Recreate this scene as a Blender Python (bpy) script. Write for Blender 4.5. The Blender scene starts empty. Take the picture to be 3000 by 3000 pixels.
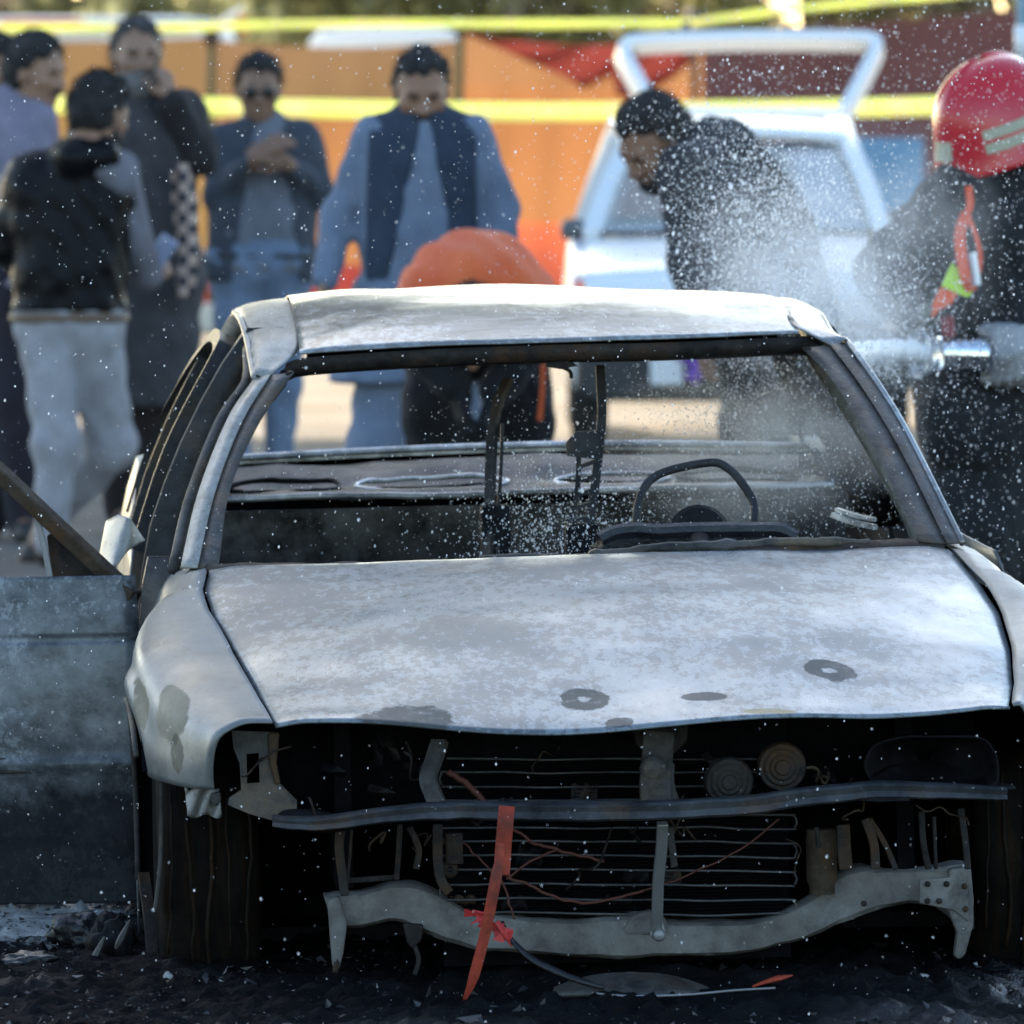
import bpy, bmesh, math, random
import numpy as np
from mathutils import Vector, Matrix, Quaternion

random.seed(7); rng = np.random.default_rng(11)
R = math.radians
scene = bpy.context.scene

# ------------------------------------------------------------------ camera, sky, sun, exposure
FPX, YH, EYE = 23700.0, 165.0, 1.77          # focal length in 3000-px units, horizon row, eye height
cam_d = bpy.data.cameras.new('camera'); cam = bpy.data.objects.new('camera', cam_d)
scene.collection.objects.link(cam); scene.camera = cam
cam.location = (0, 0, EYE); cam.rotation_euler = (R(90), 0, 0)
cam_d.sensor_width = 36; cam_d.lens = 36 * FPX / 3000
cam_d.shift_y = -(1500 - YH) / 3000
cam_d.clip_start = 0.5; cam_d.clip_end = 2000
cam_d.dof.use_dof = True; cam_d.dof.focus_distance = 14.6
cam_d.dof.aperture_fstop = cam_d.lens / 33.0
SUN_EL, SUN_AZ = R(27), R(-16)               # behind the scene, a little to the left
world = bpy.data.worlds.new('World'); scene.world = world; world.use_nodes = True
wn = world.node_tree.nodes; wl = world.node_tree.links
sky = wn.new('ShaderNodeTexSky'); sky.sky_type = 'NISHITA'; sky.sun_disc = False
sky.sun_elevation = SUN_EL; sky.sun_rotation = SUN_AZ; sky.dust_density = 1.0; sky.ozone_density = .55
wn['Background'].inputs['Strength'].default_value = 0.15
tint = wn.new('ShaderNodeMixRGB'); tint.blend_type = 'MULTIPLY'; tint.inputs[0].default_value = 1; tint.inputs[2].default_value = (.935, 1.0, 1.01, 1)
wl.new(sky.outputs[0], tint.inputs[1]); wl.new(tint.outputs[0], wn['Background'].inputs['Color'])
sd = bpy.data.lights.new('sun', 'SUN'); sun = bpy.data.objects.new('sun', sd); scene.collection.objects.link(sun)
sd.energy = 2.8; sd.angle = R(0.6); sd.color = (1.0, 0.93, 0.82)
to_sun = Vector((math.sin(SUN_AZ) * math.cos(SUN_EL), math.cos(SUN_AZ) * math.cos(SUN_EL), math.sin(SUN_EL)))
sun.rotation_euler = to_sun.to_track_quat('Z', 'Y').to_euler()
sun.location = (0, 30, 40)
scene.view_settings.view_transform = 'Standard'; scene.view_settings.look = 'None'
scene.view_settings.exposure = 1.62; scene.view_settings.gamma = 1.0
scene.cycles.max_bounces = 8; scene.cycles.transparent_max_bounces = 12
scene.cycles.use_denoising = True
scene.cycles.sample_clamp_indirect = 6

# ------------------------------------------------------------------ coordinates
def W(px, py, Y):                             # a point of the photograph at a chosen real distance
    return Vector(((px - 1500) * Y / FPX, Y, EYE - (py - YH) * Y / FPX))
YAW, TX, ROLL, SINK, DIST = .0626, .2346, .0207, .104, 14.0
CM = Matrix.Translation((TX, DIST, -SINK)) @ Matrix.Rotation(YAW, 4, 'Z') @ Matrix.Rotation(-ROLL, 4, 'Y')
CMI = CM.inverted()
def K(px, py, v):                             # a point on the wreck, in the wreck's own coordinates (u right, v back, z up)
    Y = DIST + v
    for _ in range(12):
        p = CMI @ W(px, py, Y); Y += v - p.y
    return p
S3 = 3000 / 1932.0
def KF(fx, fy, v): return K(fx * S3, fy * S3, v)

# ------------------------------------------------------------------ linking
def link(o, parent=None):
    scene.collection.objects.link(o)
    if parent is not None: o.parent = parent
    return o
def tag(o, label=None, cat=None, group=None, kind=None):
    if label: o['label'] = label
    if cat: o['category'] = cat
    if group: o['group'] = group
    if kind: o['kind'] = kind
    return o
def empty(name, loc=(0, 0, 0), rot=(0, 0, 0)):
    o = bpy.data.objects.new(name, None); o.empty_display_size = .1
    o.location = loc; o.rotation_euler = rot
    return link(o)
def mesh_obj(name, verts, faces, m, parent=None, smooth=True, mats=None, mi=None):
    me = bpy.data.meshes.new(name)
    me.from_pydata([tuple(v) for v in verts], [], [tuple(f) for f in faces])
    if m is not None: me.materials.append(m)
    for x in (mats or []): me.materials.append(x)
    if smooth: me.polygons.foreach_set('use_smooth', np.ones(len(me.polygons), bool))
    if mi is not None: me.polygons.foreach_set('material_index', np.asarray(mi, dtype=np.int32))
    me.update()
    return link(bpy.data.objects.new(name, me), parent)
def bm_obj(name, bm, m, parent=None, smooth=False):
    me = bpy.data.meshes.new(name); bmesh.ops.recalc_face_normals(bm, faces=bm.faces[:])
    bm.to_mesh(me); bm.free(); me.materials.append(m)
    if smooth: me.polygons.foreach_set('use_smooth', np.ones(len(me.polygons), bool))
    return link(bpy.data.objects.new(name, me), parent)
def solid(o, t=.003, off=-1):
    md = o.modifiers.new('thickness', 'SOLIDIFY'); md.thickness = t; md.offset = off; return o
def autosmooth(o, ang=40):
    md = o.modifiers.new('edges', 'EDGE_SPLIT'); md.split_angle = R(ang); return o

# ------------------------------------------------------------------ noise for shapes
_perm = rng.permutation(256)
_val = rng.uniform(-1, 1, 256)
def vnoise(p):
    p = np.asarray(p, float); i = np.floor(p).astype(int); f = p - i; f = f * f * (3 - 2 * f); out = 0
    for dx in (0, 1):
        for dy in (0, 1):
            for dz in (0, 1):
                h = _perm[(_perm[(_perm[(i[..., 0] + dx) & 255] + i[..., 1] + dy) & 255] + i[..., 2] + dz) & 255]
                w = (f[..., 0] if dx else 1 - f[..., 0]) * (f[..., 1] if dy else 1 - f[..., 1]) * (f[..., 2] if dz else 1 - f[..., 2])
                out = out + w * _val[h]
    return out
def fbm(p, oct=4):
    p = np.asarray(p, float); s = 0; a = 1
    for k in range(oct): s = s + a * vnoise(p * 2 ** k + 17 * k); a *= .5
    return s

# ------------------------------------------------------------------ shape helpers
def cr(P, n):                                 # Catmull-Rom resample of a polyline, by arc length
    P = np.array([list(p) for p in P], float)
    if len(P) == 2: t = np.linspace(0, 1, n)[:, None]; return P[0] * (1 - t) + P[1] * t
    Q = np.vstack([2 * P[0] - P[1], P, 2 * P[-1] - P[-2]]); pts = []
    for i in range(1, len(Q) - 2):
        for t in np.linspace(0, 1, 12, endpoint=False):
            a, b, c, d = Q[i - 1], Q[i], Q[i + 1], Q[i + 2]
            pts.append(.5 * ((2 * b) + (-a + c) * t + (2 * a - 5 * b + 4 * c - d) * t * t + (-a + 3 * b - 3 * c + d) * t ** 3))
    pts.append(P[-1]); pts = np.array(pts)
    L = np.r_[0, np.cumsum(np.linalg.norm(np.diff(pts, axis=0), axis=1))]
    return np.array([[np.interp(x, L, pts[:, k]) for k in range(3)] for x in np.linspace(0, L[-1], n)])
def grid_faces(nr, nc, closed=False):
    f = []
    for i in range(nr - 1):
        for j in range(nc - 1): f.append((i * nc + j, i * nc + j + 1, (i + 1) * nc + j + 1, (i + 1) * nc + j))
        if closed: f.append((i * nc + nc - 1, i * nc, (i + 1) * nc, (i + 1) * nc + nc - 1))
    return f
def loft(name, rows, n, m, parent=None, sub=0, t=None, off=-1):
    """rows: list of polylines (all drawn the same way); each is resampled to n points"""
    G = np.array([cr(r, n) for r in rows])
    if sub:
        G = np.array([cr(G[:, j], sub) for j in range(n)]).transpose(1, 0, 2)
    o = mesh_obj(name, G.reshape(-1, 3), grid_faces(G.shape[0], n), m, parent)
    if t: solid(o, t, off)
    return o
def frames(P):
    P = np.asarray(P, float); T = np.gradient(P, axis=0); T /= np.linalg.norm(T, axis=1)[:, None] + 1e-9
    up = np.array([0, 0, 1.]) if abs(T[0][2]) < .9 else np.array([0, 1., 0]); N = []
    for t in T:
        n = up - t * up.dot(t); n /= np.linalg.norm(n) + 1e-9; N.append(n); up = n
    N = np.array(N); return T, N, np.cross(T, N)
def tube_data(P, r, seg=8, flat=1.0, cap=True):
    P = np.asarray([list(p) for p in P], float); n = len(P); r = np.broadcast_to(r, n); T, N, B = frames(P)
    a = np.linspace(0, 2 * np.pi, seg, endpoint=False)
    V = (P[:, None] + r[:, None, None] * (np.cos(a)[None, :, None] * N[:, None] * flat + np.sin(a)[None, :, None] * B[:, None])).reshape(-1, 3)
    F = grid_faces(n, seg, True)
    if cap: F += [tuple(range(seg - 1, -1, -1)), tuple((n - 1) * seg + k for k in range(seg))]
    return V, F
class MB:
    def __init__(s): s.v = []; s.f = []
    def add(s, V, F):
        o = len(s.v); s.v += [tuple(x) for x in V]; s.f += [tuple(i + o for i in f) for f in F]; return s
    def tube(s, P, r, seg=8, n=None, flat=1.0): return s.add(*tube_data(cr(P, n) if n else P, r, seg, flat))
    def strip(s, P, w, h, n=None):            # rectangular bar along a path: w sideways, h upward
        P = cr(P, n) if n else np.array([list(p) for p in P], float); T, N, B = frames(P); V = []
        for i in range(len(P)):
            for a, b in ((-1, -1), (1, -1), (1, 1), (-1, 1)): V.append(P[i] + B[i] * a * w / 2 + N[i] * b * h / 2)
        F = grid_faces(len(P), 4, True) + [(3, 2, 1, 0), tuple((len(P) - 1) * 4 + k for k in range(4))]
        return s.add(V, F)
    def box(s, c, d, rot=None):
        c = np.array(c, float); V = np.array([[x, y, z] for x in (-.5, .5) for y in (-.5, .5) for z in (-.5, .5)]) * np.array(d)
        if rot is not None: V = V @ np.array(rot.to_3x3()).T
        return s.add(V + c, [(0, 1, 3, 2), (4, 6, 7, 5), (0, 4, 5, 1), (2, 3, 7, 6), (0, 2, 6, 4), (1, 5, 7, 3)])
    def lathe(s, prof, seg=32, M=None):       # prof: (radius, height) along local z
        a = np.linspace(0, 2 * np.pi, seg, endpoint=False)
        V = np.array([[r * math.cos(x), r * math.sin(x), z] for r, z in prof for x in a])
        if M is not None: V = np.array([list(M @ Vector(v)) for v in V])
        return s.add(V, grid_faces(len(prof), seg, True))
    def plate(s, outline, depth):             # closed outline (3-D), pushed back along +y by depth
        n = len(outline); V = [list(p) for p in outline] + [[p[0], p[1] + depth, p[2]] for p in outline]
        F = [tuple(range(n)), tuple(range(2 * n - 1, n - 1, -1))] + [(i, i + n, (i + 1) % n + n, (i + 1) % n) for i in range(n)]
        return s.add(V, F)
    def obj(s, name, m, parent=None, smooth=False, bevel=0, edges=0):
        o = mesh_obj(name, s.v, s.f, m, parent, smooth)
        bm = bmesh.new(); bm.from_mesh(o.data); bmesh.ops.recalc_face_normals(bm, faces=bm.faces[:]); bm.to_mesh(o.data); bm.free()
        if bevel:
            b = o.modifiers.new('bevel', 'BEVEL'); b.width = bevel; b.segments = 2; b.limit_method = 'ANGLE'
        if edges: autosmooth(o, edges)
        return o

# ------------------------------------------------------------------ materials
class NT:
    def __init__(s, name):
        s.m = bpy.data.materials.new(name); s.m.use_nodes = True; s.t = s.m.node_tree; s.n = s.t.nodes; s.l = s.t.links
        s.b = s.n['Principled BSDF']; s.out = s.n['Material Output']
        s.tc = s.n.new('ShaderNodeTexCoord')
    def new(s, k): return s.n.new('ShaderNode' + k)
    def set(s, sock, v):
        if hasattr(v, 'node'): s.l.new(v, sock)
        else: sock.default_value = v
    def coord(s, scale=(1, 1, 1), loc=(0, 0, 0), src='Object'):
        mp = s.new('Mapping'); s.l.new(s.tc.outputs[src], mp.inputs[0]); mp.inputs['Scale'].default_value = scale; mp.inputs['Location'].default_value = loc
        return mp.outputs[0]
    def noise(s, scale, detail=6, rough=.6, vec=None, dist=0):
        n = s.new('TexNoise'); n.inputs['Scale'].default_value = scale; n.inputs['Detail'].default_value = detail
        n.inputs['Roughness'].default_value = rough; n.inputs['Distortion'].default_value = dist
        s.l.new(vec if vec is not None else s.coord(), n.inputs['Vector']); return n.outputs['Fac']
    def voro(s, scale, vec=None, feat='F1'):
        n = s.new('TexVoronoi'); n.inputs['Scale'].default_value = scale; n.feature = feat
        s.l.new(vec if vec is not None else s.coord(), n.inputs['Vector']); return n.outputs['Distance']
    def ramp(s, fac, *stops):
        r = s.new('ValToRGB'); e = r.color_ramp.elements
        while len(e) < len(stops): e.new(.5)
        for x, (p, c) in zip(e, stops): x.position = p; x.color = (c, c, c, 1) if not hasattr(c, '__len__') else (*c, 1)
        s.l.new(fac, r.inputs[0]); return r.outputs[0]
    def mix(s, fac, a, b):
        m = s.new('MixRGB'); s.set(m.inputs[0], fac)
        for i, c in ((1, a), (2, b)):
            if hasattr(c, 'node'): s.l.new(c, m.inputs[i])
            else: m.inputs[i].default_value = (*c, 1) if hasattr(c, '__len__') else (c, c, c, 1)
        return m.outputs[0]
    def math(s, op, a, b=0.0):
        m = s.new('Math'); m.operation = op; s.set(m.inputs[0], a); s.set(m.inputs[1], b); return m.outputs[0]
    def bump(s, h, strength=.3, dist=.01):
        b = s.new('Bump'); b.inputs['Strength'].default_value = strength; b.inputs['Distance'].default_value = dist
        s.l.new(h, b.inputs['Height']); s.l.new(b.outputs[0], s.b.inputs['Normal']); return b
    def fin(s, col=None, rough=None, metal=None, spec=None):
        for k, v in (('Base Color', col), ('Roughness', rough), ('Metallic', metal), ('Specular IOR Level', spec)):
            if v is None: continue
            if k == 'Base Color' and not hasattr(v, 'node'): v = (*v, 1)
            s.set(s.b.inputs[k], v)
        return s.m

def burnt_paint(name, lo=(.16, .18, .21), hi=(.42, .46, .50), ash=(.62, .66, .70), rust=(.20, .12, .06), rustamt=.5, rough=(.3, .55), streak=(1, 1, 1), spots=(), metal=.25, wavy=.35, flake=.5, foot=None, cloudy=.45):
    s = NT(name); big = s.noise(2.3, 5, .6); mid = s.noise(9, 8, .7, s.coord(streak)); fine = s.noise(70, 6, .7)
    c = s.mix(s.ramp(s.math('ADD', s.math('MULTIPLY', mid, cloudy), s.math('MULTIPLY', s.noise(34, 9, .78, s.coord(streak, (2, 5, 1))), 1 - cloudy)), (.36, 0.), (.64, 1.)), lo, hi)
    flakes = s.ramp(s.math('ADD', s.math('MULTIPLY', big, .42), s.math('MULTIPLY', s.noise(46, 10, .8, s.coord((1, .6, 1))), .62)), (.512, 0.), (.530, 1.))
    c = s.mix(s.math('MULTIPLY', flakes, flake), c, ash)
    c = s.mix(s.math('MULTIPLY', s.ramp(fine, (.58, 0.), (.72, 1.)), .45), c, tuple(x * .55 for x in lo))
    rm = s.ramp(s.noise(3.7, 9, .72, s.coord((1, 1, 1), (5, 2, 9))), (.56, 0.), (.70, 1.))
    c = s.mix(s.math('MULTIPLY', rm, rustamt), c, rust)
    ro = s.math('ADD', rough[0], s.math('MULTIPLY', s.ramp(s.math('ADD', big, s.math('MULTIPLY', mid, .4)), (.55, 0.), (.85, 1.)), rough[1] - rough[0]))
    for (su, sv, sw, ru, rv, rw, colr, ring) in spots:
        vm = s.new('VectorMath'); vm.operation = 'SUBTRACT'; s.l.new(s.tc.outputs['Object'], vm.inputs[0]); vm.inputs[1].default_value = (su, sv, sw)
        v2 = s.new('VectorMath'); v2.operation = 'MULTIPLY'; s.l.new(vm.outputs[0], v2.inputs[0]); v2.inputs[1].default_value = (1 / ru, 1 / rv, 1 / rw)
        ln = s.new('VectorMath'); ln.operation = 'LENGTH'; s.l.new(v2.outputs[0], ln.inputs[0])
        d = s.math('ADD', ln.outputs['Value'], s.math('MULTIPLY', s.math('SUBTRACT', s.noise(19, 10, .78), .5), 1.25))
        msk = s.ramp(s.math('MULTIPLY', d, .5), (.46, 1.), (.50, 0.))
        if ring: msk = s.math('MULTIPLY', msk, s.ramp(s.math('MULTIPLY', d, .5), (.10, 0.), (.14, 1.)))
        msk = s.math('MULTIPLY', msk, s.ramp(s.noise(33, 9, .8), (.34, .35), (.46, 1.)))
        c = s.mix(msk, c, s.mix(fine, colr, tuple(x * 1.9 for x in colr)))
        ro = s.math('ADD', ro, s.math('MULTIPLY', msk, .25))
    if foot:
        sx = s.new('SeparateXYZ'); s.l.new(s.tc.outputs['Object'], sx.inputs[0]); zz = s.math('ADD', sx.outputs[2], s.math('MULTIPLY', s.math('SUBTRACT', s.noise(6, 9, .75), .5), .42))
        k = s.ramp(zz, (foot - .06, 1.), (foot + .10, 0.)); c = s.mix(s.math('MULTIPLY', k, .9), c, (.012, .012, .014)); ro = s.math('ADD', ro, s.math('MULTIPLY', k, .2)); s.set(s.b.inputs['Specular IOR Level'], s.math('SUBTRACT', .42, s.math('MULTIPLY', k, .38))); metal = s.math('MULTIPLY', s.math('SUBTRACT', 1.0, k), metal)
    h = s.math('ADD', s.math('MULTIPLY', s.noise(3.1, 3, .5), 1.0), s.math('ADD', s.math('MULTIPLY', mid, .12), s.math('MULTIPLY', fine, .03)))
    s.bump(h, wavy, .03)
    return s.fin(c, ro, metal)
def soot(name, a=(.008, .008, .010), b=(.035, .035, .038), rough=(.35, .75), scale=14, tint=None, metal=0.0, co=(1, 1, 1), spec=.10):
    s = NT(name); n = s.noise(scale, 8, .7); f = s.noise(90, 4, .7)
    c = s.mix(s.ramp(n, (.35, 0.), (.7, 1.)), a, b)
    if tint: c = s.mix(s.math('MULTIPLY', s.ramp(s.noise(6 if co[0] == 1 else 1.2, 8, .7, s.coord(co, (3, 7, 1))), (.5, 0.), (.68, 1.)), .8), c, tint)
    s.bump(s.math('ADD', n, s.math('MULTIPLY', f, .4)), .6, .008)
    return s.fin(c, s.math('ADD', rough[0], s.math('MULTIPLY', f, rough[1] - rough[0])), metal, spec)
def plain(name, col, rough=.5, metal=0.0, var=.15, scale=20, bump=.1, bd=.003, spec=None):
    s = NT(name); n = s.noise(scale, 6, .65)
    c = s.mix(n, tuple(max(0, x * (1 - var)) for x in col), tuple(min(1, x * (1 + var)) for x in col))
    if bump: s.bump(s.noise(scale * 3, 5, .6), bump, bd)
    return s.fin(c, rough, metal, spec)
def cloth(name, col, col2=None, rough=.85, weave=260, fold=7, sheen=.06):
    s = NT(name); n = s.noise(fold, 5, .6); w = s.noise(weave, 3, .6)
    c2 = col2 or tuple(x * .72 for x in col)
    c = s.mix(s.ramp(n, (.35, 0.), (.7, 1.)), c2, col); c = s.mix(s.math('MULTIPLY', w, .3), c, tuple(x * .6 for x in col))
    s.bump(s.math('ADD', s.math('MULTIPLY', s.noise(fold * 2, 4, .55, s.coord((1, 1, .6))), 1.0), s.math('MULTIPLY', w, .12)), .8, .03)
    s.b.inputs['Specular IOR Level'].default_value = .2
    s.b.inputs['Sheen Weight'].default_value = sheen
    return s.fin(c, rough)
def translucent(name, col, back=.55, rough=.8, ramp_z=None, weave=30):
    s = NT(name)
    if ramp_z:
        sx = s.new('SeparateXYZ'); s.l.new(s.tc.outputs['Object'], sx.inputs[0])
        zz = s.math('ADD', s.math('DIVIDE', sx.outputs[2], 2.0), s.math('MULTIPLY', s.math('SUBTRACT', s.noise(2.5, 4), .5), .03))
        c = s.ramp(zz, *ramp_z)
    else: c = s.mix(s.noise(3, 4), tuple(x * .85 for x in col), col)
    c = s.mix(s.math('MULTIPLY', s.noise(weave, 4, .7, s.coord((1, 1, .15))), .35), c, (.25, .12, .06) if not ramp_z else s.mix(.5, c, (.1, .05, .03)))
    d = s.new('BsdfDiffuse'); t = s.new('BsdfTranslucent'); mx = s.new('MixShader'); mx.inputs[0].default_value = back
    s.l.new(c, d.inputs[0]); s.l.new(c, t.inputs[0]); s.l.new(d.outputs[0], mx.inputs[1]); s.l.new(t.outputs[0], mx.inputs[2])
    bp = s.new('Bump'); bp.inputs['Strength'].default_value = .3; bp.inputs['Distance'].default_value = .03; s.l.new(s.noise(5, 4, .6, s.coord((1, 1, .3))), bp.inputs['Height'])
    s.l.new(bp.outputs[0], d.inputs['Normal']); s.l.new(bp.outputs[0], t.inputs['Normal'])
    s.l.new(mx.outputs[0], s.out.inputs[0]); s.n.remove(s.b)
    return s.m

M = {}
M['soot'] = soot('soot', (.004, .004, .005), (.018, .018, .020), spec=.06)
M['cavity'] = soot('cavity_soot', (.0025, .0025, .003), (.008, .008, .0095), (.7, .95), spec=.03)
M['soot_rust'] = soot('soot_rust', (.012, .011, .011), (.040, .036, .033), (.35, .7), 18, (.085, .045, .022))
M['grey_scale'] = soot('scaled_metal', (.028, .027, .027), (.105, .10, .097), (.4, .7), 10, (.16, .12, .08), .15)
M['wet_black'] = soot('wet_black', (.006, .006, .007), (.022, .022, .025), (.12, .35), 12, spec=.35)
M['pale_ash'] = soot('pale_ash', (.22, .21, .20), (.42, .40, .37), (.6, .85), 9, (.08, .07, .06))
M['rusty'] = soot('rusty_metal', (.035, .026, .018), (.085, .066, .048), (.5, .8), 25, (.10, .05, .022), .1)
M['steel'] = plain('steel', (.22, .22, .225), .5, .5)
M['chrome'] = plain('chrome', (.75, .76, .78), .12, 1.0, .03, 20, 0)
M['tyre'] = soot('burnt_tyre', (.003, .0027, .0022), (.010, .008, .0065), (.7, .95), 20, (.022, .010, .004), 0.0, (34, 2.2, 2.2))
# ------------------------------------------------------------------ ground (before the car: structure first)
def smooth01(t): t = np.clip(t, 0, 1); return t * t * (3 - 2 * t)
def ground_z(x, y):                           # the wreck stands on a low heap of ash and broken ground
    x = np.asarray(x, float); y = np.asarray(y, float)
    d = np.hypot(x / 1.5, (y - 15.2))
    return .125 * (1 - smooth01((d - 1.6) / 4.5))
def gz(x, y): return float(ground_z(x, y))
def make_ground():
    ys = np.concatenate([np.linspace(-30, 12.6, 20), np.linspace(12.7, 16.4, 260), np.linspace(16.5, 24, 70), np.linspace(24.5, 60, 70), np.geomspace(62, 600, 30)])
    xs = np.concatenate([-np.geomspace(300, 2.6, 30), np.linspace(-2.5, 2.5, 300), np.geomspace(2.6, 300, 30)])
    X, Y = np.meshgrid(xs, ys); P = np.stack([X, Y, 0 * X], -1)
    near = 1 - smooth01((np.hypot(X / 1.3, Y - 14.8) - 2.0) / 3)
    Z = ground_z(X, Y) + near * (.014 * fbm(P * 3.1, 4) + .018 * np.abs(fbm(P * 17 + 5, 4)) + .012 * np.abs(fbm(P * 51, 3))) + .012 * fbm(P * .8, 3) * (1 - near)
    s = NT('burnt_ground'); sx = s.new('SeparateXYZ'); s.l.new(s.tc.outputs['Object'], sx.inputs[0])
    dx = s.math('DIVIDE', sx.outputs[0], 1.25); dy = s.math('SUBTRACT', sx.outputs[1], 15.6)
    dd = s.math('SQRT', s.math('ADD', s.math('MULTIPLY', dx, dx), s.math('MULTIPLY', dy, dy)))
    dd = s.math('ADD', dd, s.math('MULTIPLY', s.math('SUBTRACT', s.noise(.9, 6), .5), 3.0))
    n = s.noise(5, 8, .7); f = s.noise(38, 6, .7); g = s.noise(170, 3, .6)
    black = s.mix(s.ramp(n, (.35, 0.), (.7, 1.)), (.002, .002, .0022), (.009, .009, .010))
    black = s.mix(s.ramp(g, (.66, 0.), (.74, 1.)), black, (.07, .07, .072))
    mid = s.mix(s.noise(1.2, 6), (.10, .09, .085), (.24, .21, .18))
    mid = s.mix(s.math('MULTIPLY', s.ramp(s.noise(1.6, 5, .6, s.coord((1, 1, 1), (4, 9, 0))), (.60, 0.), (.66, 1.)), .6), mid, (.06, .08, .035))
    far = s.mix(s.noise(.5, 5, .6, s.coord((.4, 1.6, 1))), (.30, .215, .13), (.50, .375, .24))
    farm = s.ramp(s.math('DIVIDE', s.math('ADD', sx.outputs[1], s.math('MULTIPLY', s.math('SUBTRACT', s.noise(.5, 4), .5), 4)), 100.), (.355, 0.), (.385, 1.))  # step from grey to beige paints the far edge of the shade
    c = s.mix(farm, mid, far); bm_ = s.ramp(s.math('DIVIDE', dd, 10.), (.30, 1.), (.62, 0.)); c = s.mix(bm_, c, black)
    wet = s.ramp(s.noise(1.1, 4, .5, s.coord((1, 1, 1), (2.2, 1.3, 0))), (.48, 0.), (.58, 1.))
    ro = s.math('SUBTRACT', .85, s.math('MULTIPLY', s.math('MULTIPLY', wet, bm_), .68))
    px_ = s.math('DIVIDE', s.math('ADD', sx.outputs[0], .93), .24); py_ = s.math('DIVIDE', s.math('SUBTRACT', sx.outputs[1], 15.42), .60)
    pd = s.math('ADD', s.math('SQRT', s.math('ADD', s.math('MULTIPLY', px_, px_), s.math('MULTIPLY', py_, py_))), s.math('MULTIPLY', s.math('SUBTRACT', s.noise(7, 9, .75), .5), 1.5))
    puddle_shine = s.ramp(pd, (.62, 1.), (.80, 0.)); c = s.mix(puddle_shine, c, s.mix(f, (.16, .155, .15), (.46, .45, .43))); ro = s.math('SUBTRACT', ro, s.math('MULTIPLY', puddle_shine, .35))  # pale ash puddle with its bright reflection painted into the ground colour
    s.bump(s.math('ADD', f, s.math('MULTIPLY', g, .5)), .6, .014)
    s.fin(c, ro, None, s.math('ADD', .06, s.math('MULTIPLY', wet, .22)))
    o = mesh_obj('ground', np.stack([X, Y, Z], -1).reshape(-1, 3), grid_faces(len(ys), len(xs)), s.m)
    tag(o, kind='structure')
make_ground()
# ------------------------------------------------------------------ the burnt car
car = empty('burnt_car'); car.matrix_world = CM
tag(car, 'burnt out sedan stripped to bare grey metal with its bonnet bent and windscreen gone', 'car')
hood_spots = []
for px, py, v, ru, rv, ring in ((1712, 2068, .21, .045, .06, 1), (1185, 2112, .13, .088, .085, 0), (2432, 2008, .34, .046, .058, 1), (2062, 2086, .19, .042, .026, 0), (1812, 2128, .09, .027, .022, 0), (2255, 2112, .10, .05, .014, 0)):
    p = K(px, py, v); hood_spots.append((p.x, p.y, p.z, ru, rv, 9.0, (.035, .036, .036) if px != 2255 else (.24, .18, .10), ring))
M['hood'] = burnt_paint('burnt_bonnet', (.15, .175, .195), (.225, .255, .28), (.075, .085, .095), (.15, .12, .09), .45, (.24, .42), (1.4, .5, 1), hood_spots, .2, .16, .85, None, .25)
M['roof'] = burnt_paint('burnt_roof', (.24, .255, .27), (.34, .36, .375), (.10, .09, .08), (.13, .09, .055), .6, (.10, .26), (.35, 2.6, 1), (), .35, .45, .55, None, .4)
_a, _b = K(505, 2085, .45), K(412, 2060, .7)
wing_spots = [(_a.x, _a.y, _a.z, .032, .16, .055, (.085, .08, .058), 0), (_b.x, _b.y, _b.z, .014, .2, .045, (.07, .065, .045), 0), (K(520, 2210, .35).x, .35, K(520, 2210, .35).z, .012, .1, .035, (.07, .065, .045), 0)]
M['panel'] = burnt_paint('burnt_wing', (.105, .11, .11), (.16, .165, .163), (.23, .235, .23), (.08, .07, .045), .45, (.30, .5), (1, 1, 1), wing_spots, .15, .25, .2)
M['rail'] = burnt_paint('burnt_roof_rail', (.13, .12, .11), (.30, .29, .265), (.42, .41, .38), (.07, .055, .035), .7, (.3, .5), (1, .3, 1), (), .2, .3, .3)
M['door'] = burnt_paint('burnt_door', (.035, .038, .042), (.20, .215, .228), (.34, .355, .37), (.03, .03, .032), .75, (.35, .6), (1, 1, 1.2), (), .15, .4, .45, .50, .8)
M['pillar'] = soot('scorched_pillar', (.030, .027, .026), (.11, .10, .095), (.3, .55), 11, (.14, .085, .045), .15, spec=.3)
M['dark_frame'] = soot('dark_frame', (.012, .012, .013), (.045, .044, .045), (.3, .6), 12, (.075, .05, .032), spec=.2)

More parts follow.
